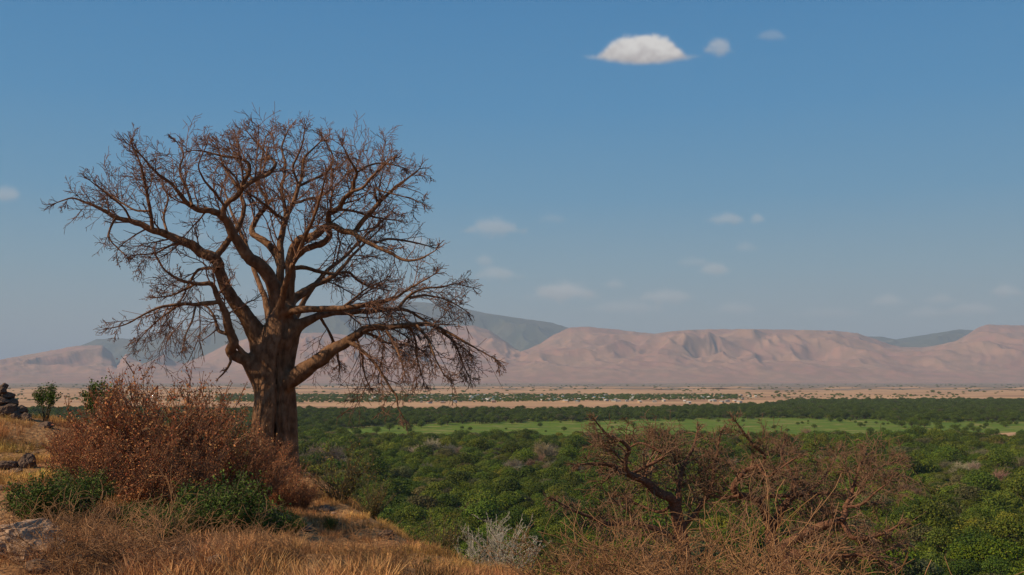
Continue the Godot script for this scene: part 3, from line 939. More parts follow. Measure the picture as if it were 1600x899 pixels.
func build_land() -> void:
	# --- the plain: one sheet out to the horizon
	var sand := noise_texture(0.006, [[0.0, lin(0.20, 0.12, 0.07)], [0.35, lin(0.34, 0.20, 0.115)], [0.55, lin(0.47, 0.285, 0.155)], [0.75, lin(0.37, 0.22, 0.125)], [1.0, lin(0.19, 0.13, 0.08)]], 1024, 6)
	var sand_mat := surface("sand", Color.WHITE, sand, Vector3(1.0 / 4200.0, 1.0, 1.0 / 2400.0))
	var pl := Shape.new()
	var R := 60000.0
	for q in [[-R, -R], [R, -R], [R, R], [-R, R]]:
		pl.v.append(Vector3(q[0], 0, q[1])); pl.n.append(Vector3.UP); pl.c.append(Color.WHITE)
	pl.i = PackedInt32Array([0, 1, 2, 0, 2, 3])
	structure("plain", pl.mesh(), sand_mat)

	# --- far bands of scrub-covered soil on the plain
	var scrub := noise_texture(0.01, [[0.0, lin(0.12, 0.11, 0.08)], [0.5, lin(0.20, 0.15, 0.11)], [1.0, lin(0.32, 0.21, 0.14)]], 512, 6, FastNoiseLite.TYPE_SIMPLEX_SMOOTH, 21)
	var scrub_mat := surface("scrub_soil", Color.WHITE, scrub, Vector3.ONE / 1500.0)
	structure("scrubland", fan_sheet(wobble_edge([[0, 5200], [600, 5800], [1000, 5300], [1600, 5000]], 0.25, 3.0), wobble_edge([[0, 9300], [1600, 9300]], 0.0, 4.0), 0.5), scrub_mat)
	structure("scrubland_strip", fan_sheet(wobble_edge([[0, 4400], [800, 4300], [1600, 3700]], 0.2, 5.0), wobble_edge([[0, 4500], [800, 4500], [1600, 4400]], 0.22, 6.0), 0.5), scrub_mat)

	# --- woodland floor and the green field
	var floor_tex := noise_texture(0.012, [[0.0, lin(0.025, 0.04, 0.012)], [0.5, lin(0.05, 0.065, 0.02)], [1.0, lin(0.12, 0.10, 0.045)]], 512, 6, FastNoiseLite.TYPE_SIMPLEX_SMOOTH, 31)
	var floor_mat := surface("woodland_soil", Color.WHITE, floor_tex, Vector3.ONE / 120.0)
	structure("woodland_floor", fan_sheet(wobble_edge([[0, 20], [1600, 20]], 0.0, 1.0), wobble_edge([[0, 1500], [480, 1400], [900, 1330], [1000, 1400], [1180, 1560], [1250, 1900], [1600, 1950]], 0.05, 2.0), 0.2), floor_mat)
	var field_tex := noise_texture(0.008, [[0.0, lin(0.06, 0.11, 0.009)], [0.40, lin(0.085, 0.135, 0.010)], [0.52, lin(0.12, 0.17, 0.013)], [0.60, lin(0.07, 0.11, 0.01)], [0.68, lin(0.17, 0.17, 0.035)], [1.0, lin(0.27, 0.21, 0.10)]], 1024, 6, FastNoiseLite.TYPE_SIMPLEX_SMOOTH, 41)
	var field_mat := surface("meadow", Color.WHITE, field_tex, Vector3(1.0 / 330.0, 1.0, 1.0 / 190.0))
	structure("field", fan_sheet(wobble_edge([[0, 690], [1600, 690]], 0.02, 7.0), wobble_edge([[0, 700], [460, 720], [540, 900], [700, 1010], [900, 1130], [1200, 1240], [1600, 1260]], 0.08, 8.0), 0.4), field_mat)
	var bare_mat := surface("bare_earth", Color.WHITE, sand, Vector3.ONE / 200.0)
	structure("bare_ground", fan_sheet(wobble_edge([[-700, 770], [1440, 790], [1500, 745], [1600, 735], [2300, 730]], 0.01, 9.0), wobble_edge([[-700, 770], [1440, 790], [1500, 785], [1600, 800], [2300, 800]], 0.01, 9.0), 0.6), bare_mat)

	var mm := surface("mountain_earth", Color.WHITE)
	mm.vertex_color_use_as_albedo = true
	mm.roughness = 1.0
	mountains("mountains", BARE_RANGE, 9000.0, 13500.0, false, mm)
	mountains("wooded_mountains", WOODED_RANGE, 14600.0, 18500.0, true, mm)

	# --- the hill under the viewer and the tree
	var soil := noise_texture(0.02, [[0.0, lin(0.13, 0.065, 0.03)], [0.4, lin(0.25, 0.125, 0.055)], [0.6, lin(0.33, 0.18, 0.08)], [1.0, lin(0.42, 0.26, 0.12)]], 512, 6, FastNoiseLite.TYPE_SIMPLEX_SMOOTH, 51)
	var soil_mat := surface("hill_soil", Color.WHITE, soil, Vector3.ONE / 3.0, 1.0, grey_texture(0.03), 6.0)
	var sh := Shape.new()
	var xs := []
	var ds := []
	var q := -70.0
	while q <= 90.0:
		xs.append(q)
		q += 0.5 if absf(q + 5.0) < 20.0 else 2.5
	q = -30.0
	while q <= 150.0:
		ds.append(q)
		q += 0.5 if q > 4.0 and q < 46.0 else 3.0
	for x in xs:
		for d in ds:
			sh.v.append(Vector3(x, maxf(hill(x, d), -1.0), -d))
			sh.c.append(Color.WHITE)
	var nd := ds.size()
	for a in xs.size() - 1:
		for b in nd - 1:
			var k := a * nd + b
			sh.i.append(k); sh.i.append(k + 1); sh.i.append(k + nd)
			sh.i.append(k + nd); sh.i.append(k + 1); sh.i.append(k + nd + 1)
	smooth_normals(sh)
	for k in sh.n.size():
		if sh.n[k].y < 0.0:
			sh.n[k] = -sh.n[k]
	structure("hill", sh.mesh(), soil_mat)

func build_valley() -> void:
	var leaf_mat := foliage("tree_leaves", 0.25)
	var tints := []
	for q in [Color(0.72, 0.78, 0.75), Color(1.0, 0.98, 0.8), Color(1.3, 1.2, 0.9), Color(0.9, 0.95, 1.0), Color(1.15, 1.0, 0.7)]:
		var tm := foliage("tree_leaves_%d" % tints.size(), 0.25)
		tm.albedo_color = Color(minf(q.r, 1.0), minf(q.g, 1.0), minf(q.b, 1.0))
		tints.append(tm)
	var wood_mat := foliage("tree_wood", 0.0)
	var greens := [Color(0.066, 0.106, 0.010), Color(0.09, 0.136, 0.012), Color(0.046, 0.078, 0.010), Color(0.115, 0.143, 0.015)]
	var lights := [Color(0.115, 0.14, 0.016), Color(0.145, 0.155, 0.018), Color(0.095, 0.125, 0.014)]
	var olives := [Color(0.10, 0.10, 0.04), Color(0.12, 0.11, 0.045), Color(0.08, 0.09, 0.03)]
	var protos := []   # [trunk mesh, crown mesh, label]
	for k in 5:
		protos.append(crown_tree_mesh(rng.randf_range(6.0, 8.0), rng.randf_range(7.0, 9.5), 13 + k, 230, 0.34, greens, 0.6 + 0.08 * k) + ["dark green bushy tree in the valley woodland"])
	for k in 3:
		protos.append(crown_tree_mesh(rng.randf_range(5.0, 7.0), rng.randf_range(6.0, 8.0), 11 + k, 230, 0.33, lights, 0.7) + ["bright yellowish green tree in the valley woodland"])
	for k in 2:
		protos.append(crown_tree_mesh(rng.randf_range(5.0, 6.5), rng.randf_range(6.5, 9.0), 14, 150, 0.33, olives, 0.5) + ["thin olive brown tree in the valley woodland"])
	protos.append(spray_tree_mesh(5.5, 6.5, Color(0.27, 0.24, 0.17), 40) + ["pale grey leafless tree in the valley woodland"])
	protos.append(spray_tree_mesh(6.0, 6.0, Color(0.22, 0.15, 0.11), 40) + ["brown leafless tree in the valley woodland"])
	var weight := [0, 0, 1, 1, 2, 2, 3, 3, 4, 4, 0, 1, 2, 3, 4, 5, 6, 7, 5, 8, 9, 8]

	# spots of the near woodland, nearest first
	var spots := []
	var d := 84.0
	while d < 725.0:
		var step := 4.1 if d < 300.0 else 5.0
		var x := -d * 0.62 - 10.0
		while x < d * 0.60 + 10.0:
			var sx := x + rng.randf_range(-0.5, 0.5) * step
			var sd := d + rng.randf_range(-0.5, 0.5) * step
			var u := 800.0 + sx / sd * FOCAL
			var ok := sd < 690.0 + 25.0 * noise.get_noise_2d(u * 3.0, 700.0)
			var keep := 0.94
			if ok and rng.randf() < keep:
				spots.append([sx, sd, u])
			x += step
		d += step
	spots.sort_custom(func(a, b): return a[1] < b[1])
	var made := {}
	var rest := {}
	var singles := 0
	for s in spots:
		var sx: float = s[0]
		var sd: float = s[1]
		var u: float = s[2]
		var y := maxf(hill(sx, sd), 0.0) if sd < 150.0 else 0.0
		var band := noise.get_noise_2d(sx * 1.1 + 300.0, sd * 0.9)
		var p: int = weight[rng.randi() % weight.size()]
		if band > 0.22 and rng.randf() < 0.6:
			p = 5 + rng.randi() % 5
		if rng.randf() < 0.012:
			p = 11
		if sd > 430.0 and sd < 560.0 and noise.get_noise_2d(sx * 1.6, sd * 3.0 + 900.0) > 0.1 and rng.randf() < 0.4:
			p = 10
		var sc := (rng.randf_range(0.4, 0.95) + 0.7 * pow(rng.randf(), 7.0)) * (0.72 if sd < 150.0 else 1.0)
		var basis := Basis(Vector3.UP, rng.randf() * TAU).scaled(Vector3(sc, sc * rng.randf_range(0.8, 1.15), sc))
		# what can show above the crest of the hill in this direction
		var row_top := HORIZON + (EYE.y - y - 7.0 * sc) / sd * FOCAL
		var seen := row_top < 905.0 and u > 440.0 and u < 1660.0
		if u < 620.0 and row_top > 800.0:
			seen = false
		if u < 480.0 and row_top > 700.0:
			seen = false
		if seen and singles < 300:
			singles += 1
			var o: Node3D
			if made.has(p):
				o = made[p].duplicate()
				o.name = numbered("valley_tree")
				add_child(o)
			else:
				o = thing("valley_tree", protos[p][2], "tree", Vector3.ZERO, "trees of the valley woodland")
				part("trunk", protos[p][0], wood_mat, o)
				part("crown", protos[p][1], leaf_mat if p < 10 else wood_mat, o)
				made[p] = o
			if p < 10:
				(o.get_node("crown") as MeshInstance3D).material_override = tints[rng.randi() % tints.size()]
			o.transform = Transform3D(basis, Vector3(sx, y, -sd))
		elif u > 380.0 and u < 1900.0 or sd > 130.0:
			if not rest.has(p):
				rest[p] = [[], []]
			var tone := rng.randf_range(0.6, 1.3)
			rest[p][0].append(Transform3D(basis, Vector3(sx, y, -sd)))
			rest[p][1].append(Color(tone * rng.randf_range(0.9, 1.25), tone, tone * rng.randf_range(0.75, 1.1)))
	var wood := Node3D.new()
	wood.name = "valley_forest"
	add_child(wood)
	tag(wood, "dense green woodland filling the valley floor below the hill", "forest")
	wood.set_meta("kind", "stuff")
	for p in rest:
		copies("crowns", protos[p][1], leaf_mat if p < 10 else wood_mat, rest[p][0], rest[p][1], wood)
		copies("trunks", protos[p][0], wood_mat, rest[p][0], rest[p][1], wood)

	# --- the dark wood beyond the field
	var near_edge := [[0, 560], [470, 640], [540, 850], [620, 915], [700, 950], [900, 1010], [1200, 1090], [1420, 1020], [1600, 990]]
	var far_edge := [[0, 1330], [480, 1290], [900, 1290], [1000, 1340], [1100, 1420], [1200, 1560], [1240, 1850], [1700, 1900]]
	var far_rest := {}
	d = 560.0
	while d < 1950.0:
		var step := 7.5
		var x := -d * 0.6
		while x < d * 0.6:
			var sx := x + rng.randf_range(-0.5, 0.5) * step
			var sd := d + rng.randf_range(-0.5, 0.5) * step
			var u := 800.0 + sx / sd * FOCAL
			var wob := 1.0 + 0.06 * noise.get_noise_2d(u * 6.0, 55.0)
			if sd > along(near_edge, u) * wob and sd < along(far_edge, u) * (2.0 - wob):
				var p: int = [0, 1, 2, 3, 4, 0, 1, 2, 3, 4, 5, 8][rng.randi() % 12]
				var sc := rng.randf_range(0.6, 1.15)
				if not far_rest.has(p):
					far_rest[p] = [[], []]
				far_rest[p][0].append(Transform3D(Basis(Vector3.UP, rng.randf() * TAU).scaled(Vector3(sc, sc * rng.randf_range(0.7, 1.15), sc)), Vector3(sx, 0, -sd)))
				var tone := rng.randf_range(0.55, 0.95)
				far_rest[p][1].append(Color(tone, tone, tone))
			x += step
		d += step
	var fw := Node3D.new()
	fw.name = "far_forest"
	add_child(fw)
	tag(fw, "dark wood along the far side of the green field", "forest")
	fw.set_meta("kind", "stuff")
	for p in far_rest:
		copies("crowns", protos[p][1], leaf_mat, far_rest[p][0], far_rest[p][1], fw)
		copies("trunks", protos[p][0], wood_mat, far_rest[p][0], far_rest[p][1], fw)

	# --- single trees standing in the field: [column, distance, scale]
	var first: Node3D = null
	var field_spots := [[700, 930, 1.6], [690, 900, 1.2], [660, 880, 1.3], [772, 960, 1.1], [800, 940, 0.9], [838, 1010, 1.0], [862, 1000, 0.8], [1002, 1090, 0.9], [905, 1000, 0.6], [960, 960, 0.4], [1294, 1000, 0.9], [1308, 985, 1.0], [1325, 1010, 0.8], [1340, 1085, 1.0], [1207, 870, 0.6], [1395, 1020, 0.8], [1432, 990, 1.3], [1455, 960, 1.2], [1478, 1000, 1.2], [1420, 880, 1.4], [1440, 870, 1.2], [1462, 900, 1.0], [1405, 890, 1.1], [1500, 1040, 1.2], [1520, 980, 1.0], [1545, 1010, 1.3], [1560, 960, 1.1], [1580, 1030, 1.4], [1594, 1000, 1.2], [1535, 900, 0.9], [1510, 860, 0.8], [1490, 1080, 1.3], [1570, 1090, 1.3], [560, 760, 1.2], [590, 780, 1.0], [610, 820, 1.1], [545, 720, 1.0], [575, 730, 0.8], [640, 800, 0.7], [735, 830, 0.6], [1120, 990, 0.7], [1060, 1000, 0.6], [1250, 960, 0.5], [1365, 950, 0.5], [1360, 1060, 0.7], [1275, 1120, 1.0], [1180, 1100, 0.9], [940, 1060, 1.1], [880, 1050, 1.1], [1550, 760, 0.9], [1480, 790, 0.8], [1540, 730, 1.2]]
	for k in 70:
		field_spots.append([rng.randf_range(1330.0, 1640.0), rng.randf_range(780.0, 1020.0), rng.randf_range(0.35, 1.0)])
	for k in 36:
		field_spots.append([rng.randf_range(520.0, 1330.0), rng.randf_range(760.0, 1010.0), rng.randf_range(0.25, 0.7)])
	for s in field_spots:
		var p: int = rng.randi() % 5
		var o: Node3D = thing("field_tree", "lone dark green tree standing in the bright green field", "tree", Vector3((s[0] - 800.0) / FOCAL * s[1], -0.6 * s[2], -s[1]), "single trees scattered over the green field")
		part("trunk", protos[p][0], wood_mat, o)
		part("crown", protos[p][1], leaf_mat, o)
		var sc: float = s[2] * rng.randf_range(0.8, 1.0)
		o.scale = Vector3(sc * 0.9, sc, sc * 0.9)
		o.rotation.y = rng.randf() * TAU

	# --- the town on the plain
	var walls := [surface("wall_pale", lin(0.44, 0.37, 0.29)), surface("wall_ochre", lin(0.45, 0.30, 0.19)), surface("wall_grey", lin(0.36, 0.33, 0.30))]
	var roofs := [surface("roof_metal", lin(0.42, 0.42, 0.41)), surface("roof_white", lin(0.60, 0.58, 0.54)), surface("roof_rust", lin(0.33, 0.14, 0.08)), surface("roof_blue", lin(0.25, 0.36, 0.45))]
	var kinds := ["pale grey metal", "white", "rusty", "blue grey"]
	var wall_box := BoxMesh.new()
	wall_box.size = Vector3(1, 1, 1)
	var gable := PrismMesh.new()
	gable.size = Vector3(1.12, 0.42, 1.12)
	for k in 160:
		var u := rng.randf_range(380.0, 1180.0)
		if rng.randf() < 0.55:
			u = rng.randf_range(640.0, 1000.0)
		var dd := rng.randf_range(1800.0, 2600.0) - absf(u - 850.0) * 0.3
		var rf := [0, 0, 1, 1, 2, 3][rng.randi() % 6] as int
		var o := thing("town_house", "tiny house with %s roof in the town on the plain" % kinds[rf], "house", Vector3((u - 800.0) / FOCAL * dd, 0, -dd), "houses of the far town")
		var w := part("wall", wall_box, walls[rng.randi() % 3], o)
		var sz := Vector3(rng.randf_range(5, 10), rng.randf_range(2.6, 3.2), rng.randf_range(4, 7))
		w.scale = sz
		w.position.y = sz.y / 2.0
		var r := part("roof", gable, roofs[rf], o)
		r.scale = Vector3(sz.x, sz.y, sz.z)
		r.position.y = sz.y * 1.21
		o.rotation.y = rng.randf() * TAU
	var tp := {}
	for k in 4600:
		var u := rng.randf_range(-100.0, 1500.0)
		var dd := rng.randf_range(1760.0, 2650.0)
		if rng.randf() < 0.75:
			u = rng.randf_range(340.0, 1150.0)
		if dd < along([[0, 1900], [480, 1750], [800, 1830], [1100, 2000], [1600, 2300]], u) + 60.0 * noise.get_noise_2d(u * 8.0, 9.0):
			continue
		var p: int = rng.randi() % 5
		if not tp.has(p):
			tp[p] = [[], []]
		var sc := rng.randf_range(0.4, 1.0)
		tp[p][0].append(Transform3D(Basis(Vector3.UP, rng.randf() * TAU).scaled(Vector3(sc, sc * 0.8, sc)), Vector3((u - 800.0) / FOCAL * dd, 0, -dd)))
		var tone := rng.randf_range(0.8, 1.3)
		tp[p][1].append(Color(tone, tone, tone))
	# dotted thorn scrub farther out
	for k in 1300:
		var dd := rng.randf_range(2700.0, 7500.0)
		var u := rng.randf_range(-100.0, 1700.0)
		if noise.get_noise_2d(u * 0.8, dd * 0.12) < 0.05 and rng.randf() < 0.85:
			continue
		var p: int = rng.randi() % 5
		if not tp.has(p):
			tp[p] = [[], []]
		var sc := rng.randf_range(0.5, 1.3)
		tp[p][0].append(Transform3D(Basis(Vector3.UP, rng.randf() * TAU).scaled(Vector3(sc * 1.4, sc * 0.8, sc)), Vector3((u - 800.0) / FOCAL * dd, 0, -dd)))
		tp[p][1].append(Color(1.3, 1.1, 1.1))
	var tw := Node3D.new()
	tw.name = "plain_scrub"
	add_child(tw)
	tag(tw, "dark trees and thorn scrub dotted between the houses on the plain", "scrub")
	tw.set_meta("kind", "stuff")
	for p in tp:
		copies("crowns", protos[p][1], leaf_mat, tp[p][0], tp[p][1], tw)

	# --- singled-out bushes just below the crest
	var pale := thing("pale_bush", "whitish grey dry bush standing out of the green trees below the crest", "bush", Vector3.ZERO)
	var st := {"col": Color(0.38, 0.34, 0.285), "wander": 0.3, "lift": Vector3(0, 0.08, 0), "kids": 7, "spread": 0.85, "short": 0.1, "long": 0.22, "tip": 0.0065, "first": 0.03, "rise": 0.3}
	var sh := Shape.new()
	for k in 64:
		var a := rng.randf() * TAU
		twig(sh, Vector3(cos(a), -0.2, sin(a)) * 0.2, Vector3(cos(a) * rng.randf_range(0.0, 0.33), 1.0, sin(a) * rng.randf_range(0.0, 0.33)).normalized(), rng.randf_range(2.3, 2.8), 0.011, 2, st)
	part("twigs", sh.mesh(), wood_mat, pale)
	pale.position = stand(772, 30.0)

func build_hillside() -> void:
	var bark_tex := noise_texture(0.012, [[0.0, lin(0.06, 0.029, 0.015)], [0.36, lin(0.12, 0.06, 0.031)], [0.5, lin(0.175, 0.091, 0.048)], [0.68, lin(0.215, 0.116, 0.064)], [1.0, lin(0.29, 0.175, 0.108)]], 512, 6, FastNoiseLite.TYPE_SIMPLEX_SMOOTH, 61)
	var bark := surface("baobab_bark", Color.WHITE, bark_tex, Vector3(0.55, 0.28, 0.55), 0.75, grey_texture(0.02, 512, 6, 62), 5.0)
	var twig_bark := surface("baobab_twigs", lin(0.19, 0.10, 0.066), null, Vector3.ONE, 0.85)
	baobab(bark, twig_bark)

	# --- reddish bare trees on the slope below
	var red_tex := noise_texture(0.02, [[0.0, lin(0.055, 0.025, 0.016)], [0.5, lin(0.15, 0.07, 0.042)], [1.0, lin(0.29, 0.15, 0.095)]], 512, 6, FastNoiseLite.TYPE_SIMPLEX_SMOOTH, 71)
	var red := surface("red_bark", Color.WHITE, red_tex, Vector3.ONE * 1.4, 0.8, grey_texture(0.03, 256, 5, 72), 2.0)
	var red_twigs := surface("red_twigs", lin(0.20, 0.115, 0.072), null, Vector3.ONE, 0.85)
	var D := 25.0
	bare_tree("leafless reddish tree with two crooked limbs reaching over the valley", [[1072, 910, 12], [1066, 850, 11], [1060, 815, 10], [1053, 784, 9]], D, [
		[[[1056, 795, 9], [1050, 780, 8.6], [1030, 768, 8], [1005, 751, 7], [983, 742, 6], [954, 728, 4.2], [930, 725, 2.6], [903, 726, 1.4]], [D, 24.4], 0.3],
		[[[985, 742, 4.6], [977, 731, 4.4], [980, 713, 4], [983, 702, 3.6], [972, 690, 3], [951, 681, 2.4], [940, 670, 2], [932, 660, 1.3]], [24.6, 24.0], 0.15],
		[[[988, 740, 3.2], [1016, 726, 3], [1038, 713, 2.8], [1019, 699, 2.4], [1001, 693, 2.1], [985, 699, 1.4]], [24.8, 25.2], 0.1],
		[[[1006, 751, 3.2], [1010, 740, 3], [1012, 728, 2.4], [1022, 700, 1.6], [1016, 680, 1]], [24.9, 25.6], 0.15],
		[[[1064, 850, 6], [1035, 832, 5.6], [1005, 822, 5], [987, 818, 4.6], [947, 818, 4], [922, 808, 3.2], [893, 797, 2.4], [867, 782, 1.3]], [D, 24.0], 0.15],
		[[[1060, 790, 5.5], [1063, 753, 5], [1067, 731, 4], [1082, 705, 3], [1090, 675, 1.6]], [D, 26.0], 0.15],
		[[[1062, 830, 5], [1085, 805, 4.4], [1105, 775, 3.8], [1114, 750, 3.2], [1119, 717, 2.4], [1126, 680, 1.3]], [D, 25.4], 0.15],
		[[[1050, 790, 3], [1030, 800, 2.6], [1000, 790, 2], [965, 775, 1.3]], [D, 25.8], 0.1],
	], red, red_twigs)
	bare_tree("leafless reddish tree forking in a wide V behind dry brush", [[1216, 915, 11], [1210, 870, 10], [1206, 845, 9.5], [1204, 828, 9]], D, [
		[[[1205, 830, 8.6], [1201, 815, 8.2], [1192, 793, 7.6], [1175, 780, 6.8], [1154, 773, 6], [1146, 760, 5.2], [1161, 739, 4.6], [1179, 730, 4], [1193, 724, 3.4], [1193, 710, 2.9], [1179, 699, 2.4], [1168, 684, 2], [1150, 659, 1.2]], [D, 24.2], 0.25],
		[[[1205, 828, 8], [1222, 800, 7], [1237, 780, 6], [1241, 764, 4.6], [1235, 739, 3.4], [1222, 713, 2.4], [1226, 690, 1.3]], [D, 25.5], 0.25],
		[[[1180, 782, 4], [1208, 775, 3.7], [1244, 775, 3.3], [1277, 771, 2.8], [1306, 773, 1.4]], [24.8, 24.2], 0.1],
		[[[1238, 780, 3.6], [1256, 768, 3.2], [1273, 762, 2.6], [1292, 740, 1.9], [1310, 705, 1.1]], [25.2, 26.0], 0.1],
		[[[1156, 774, 3], [1130, 778, 2.7], [1105, 770, 2.2], [1085, 755, 1.3]], [24.6, 25.4], 0.1],
		[[[1185, 728, 2.6], [1200, 745, 2.2], [1215, 735, 1.8], [1245, 715, 1.1]], [24.3, 23.6], 0.1],
	], red, red_twigs)
	bare_tree("leafless reddish tree spreading low and sideways above the green trees", [[1240, 920, 12], [1232, 885, 11], [1226, 862, 10.5], [1226, 850, 10]], D - 1.0, [
		[[[1226, 852, 9], [1255, 837, 8], [1288, 822, 7], [1313, 815, 6.2], [1322, 828, 5.4], [1331, 840, 4.6], [1360, 840, 3.6], [1382, 833, 2.4], [1405, 820, 1.3]], [24.0, 23.2], 0.2],
		[[[1314, 815, 5.4], [1321, 805, 5], [1322, 793, 4.6], [1331, 775, 3.8], [1335, 757, 3], [1342, 731, 2], [1352, 712, 1.2]], [23.6, 24.2], 0.15],
		[[[1322, 793, 3], [1346, 788, 2.6], [1368, 770, 1.9], [1392, 752, 1.1]], [23.7, 23.2], 0.1],
		[[[1228, 860, 6], [1250, 864, 5.4], [1277, 869, 4.8], [1317, 869, 4], [1357, 869, 3], [1390, 880, 1.6]], [24.0, 23.4], 0.15],
		[[[1230, 866, 6.5], [1244, 868, 6], [1270, 885, 5.2], [1292, 905, 4.4]], [24.0, 23.5], 0.3],
		[[[1334, 762, 2.6], [1352, 745, 2.2], [1376, 730, 1.6], [1400, 722, 1]], [24.0, 25.0], 0.1],
		[[[1340, 842, 3], [1352, 860, 2.4], [1380, 862, 1.8], [1412, 850, 1.1]], [23.4, 24.6], 0.1],
	], red, red_twigs)

	# --- russet shrubs that hide the foot of the baobab
	var leaf_mat := foliage("shrub_leaves", 0.2)
	var stem_mat := foliage("shrub_stems", 0.0)
	var russet := [Color(0.38, 0.13, 0.05), Color(0.44, 0.18, 0.07), Color(0.32, 0.09, 0.045), Color(0.48, 0.25, 0.10), Color(0.25, 0.10, 0.045)]
	var stem_c := Color(0.19, 0.095, 0.058)
	var rp := []
	for k in 4:
		rp.append(shrub_mesh(58, rng.randf_range(1.7, 2.1), 2.6, 9000, 0.05, russet, stem_c, 0.85, 0.1))
	# [column, row of the foot, scale, label]
	var big := [[115, 725, 0.5, "small russet shrub between the grassy ridge and the thicket"], [135, 775, 0.6, "broad russet shrub above the small green bush"], [235, 800, 0.62, "russet shrub hanging over the dry stems of the slope"], [290, 800, 0.6, "low russet shrub just behind the biggest green bush"], [420, 765, 0.75, "russet shrub grown across the face of the baobab trunk"], [150, 735, 0.7, "low russet shrub beside the green sapling on the ridge"], [200, 760, 0.95, "russet leaved shrub thinning into bare twigs at its top"], [252, 775, 1.15, "tall russet shrub, highest of the thicket before the baobab"], [300, 770, 1.12, "russet shrub standing over the dark green bush"], [345, 778, 1.02, "russet shrub pressed up to the flank of the baobab trunk"], [395, 790, 0.72, "low russet shrub covering the foot of the baobab trunk"], [440, 798, 0.72, "faded russet shrub at the edge of the thicket over the valley"], [470, 800, 0.42, "small faded russet shrub on the crest above the valley"]]
	for k in big.size():
		var b = big[k]
		var o := thing("russet_shrub", b[3], "shrub", on_hill(b[0], b[1]), "russet shrubs around the foot of the baobab")
		part("stems", rp[k % 4][0], stem_mat, o)
		part("foliage", rp[k % 4][1], leaf_mat, o)
		o.scale = Vector3(b[2], b[2] * 1.12, b[2]) * 1.06
		o.rotation.y = k * 1.7
	# low russet seedlings over the slope
	var small := shrub_mesh(14, 0.5, 0.6, 260, 0.045, russet, stem_c, 0.7, 0.1)
	for k in 90:
		var px := rng.randf_range(80.0, 480.0)
		var py := rng.randf_range(690.0 + absf(px - 120.0) * 0.08, 800.0)
		var o := thing("russet_seedling", "knee high russet plant growing in the dry grass of the slope", "plant", on_hill(px, py), "low russet plants scattered over the slope")
		part("stems", small[0], stem_mat, o)
		part("foliage", small[1], leaf_mat, o)
		o.scale = Vector3.ONE * rng.randf_range(0.6, 1.5)
		o.rotation.y = rng.randf() * TAU

	# --- dark green bushes
	var green := [Color(0.055, 0.095, 0.014), Color(0.075, 0.12, 0.018), Color(0.11, 0.15, 0.024), Color(0.04, 0.072, 0.014)]
	var gstem := Color(0.10, 0.08, 0.05)
	var gp := shrub_mesh(56, 1.0, 1.4, 8500, 0.046, green, gstem, 0.6, 0.1)
	var greens := [[362, 856, 0.92, "dark green leafy bush, biggest on the slope, before the russet thicket"], [308, 852, 0.7, "dark green bush crowded against the biggest green bush"], [420, 850, 0.55, "small dark green bush at the valley end of the green bushes"], [72, 834, 0.66, "dark green bush beside the pale boulder"], [118, 806, 0.55, "small green bush half sunk in russet plants"], [215, 840, 0.4, "sparse green bush tangled in dry stems"], [668, 893, 0.13, "small dark green sapling alone in the dry grass"], [706, 905, 0.1, "tiny green sprout beside the lone sapling in the grass"], [516, 835, 0.2, "tiny green plant on the grassy crest by the yellow bush"], [190, 760, 0.3, "little green bush among the russet shrubs"], [455, 838, 0.36, "olive green bush on the bank below the baobab"], [250, 860, 0.35, "small green bush under pale dry stems"]]
	for k in greens.size():
		var b = greens[k]
		var o := thing("green_bush", b[3], "bush", on_hill(b[0], minf(b[1], 897.0)))
		part("stems", gp[0], stem_mat, o)
		part("foliage", gp[1], leaf_mat, o)
		o.scale = Vector3(b[2], b[2] * (0.95 if b[2] > 0.3 else 1.5), b[2]) * 1.5
		o.rotation.y = k * 2.1
	# saplings on the ridge
	var sap := shrub_mesh(24, 1.5, 0.95, 1700, 0.085, green, gstem, 1.2, 0.75)
	for b in [[76, 657, 36.0, 1.0, "slender green sapling on the ridge next to the stone heap"], [162, 668, 35.0, 1.4, "bushy green sapling on the ridge beside the russet thicket"]]:
		var o := thing("sapling", b[4], "tree", stand(b[0], b[2]))
		part("stems", sap[0], stem_mat, o)
		part("foliage", sap[1], leaf_mat, o)
		o.scale = Vector3(b[3] * (0.8 if b[0] < 100 else 1.0), b[3], b[3]) * 0.84
		o.rotation.y = b[3] * 5.0
	# yellowing bush on the crest
	var yel := shrub_mesh(34, 1.9, 2.4, 1500, 0.07, [Color(0.20, 0.16, 0.03), Color(0.13, 0.12, 0.03), Color(0.24, 0.13, 0.04), Color(0.10, 0.11, 0.03)], gstem, 0.7, 0.1)
	for b in [[535, 34.0, 1.0, "yellowing bush on the crest beyond the baobab trunk"], [585, 33.0, 0.7, "small yellow green bush below the crest"], [690, 27.0, 0.62, "pale olive bush below the crest beside the whitish dry bush"]]:
		var o := thing("yellow_bush", b[3], "bush", stand(b[0], b[1]))
		part("stems", yel[0], stem_mat, o)
		part("foliage", yel[1], leaf_mat, o)
		o.scale = Vector3.ONE * b[2]
		o.rotation.y = b[1]

	# --- dry brush: pale arching stems
	var straw := Color(0.31, 0.165, 0.08)
	var bp := []
	for k in 3:
		var sh := Shape.new()
		for j in 20:
			var a := rng.randf() * TAU
			var d := Vector3(cos(a) * 0.8, rng.randf_range(0.25, 1.1), sin(a) * 0.8).normalized()
			var st := {"col": straw * rng.randf_range(0.5, 1.15), "wander": 0.4, "lift": Vector3(0, -0.06, 0), "kids": 5, "spread": 0.95, "short": 0.35, "long": 0.75, "tip": 0.0035, "first": 0.02, "rise": 0.2}
			twig(sh, Vector3(cos(a), -0.3, sin(a)) * rng.randf() * 0.2, d, rng.randf_range(0.6, 1.25), 0.012, 2, st)
		bp.append(sh.mesh())
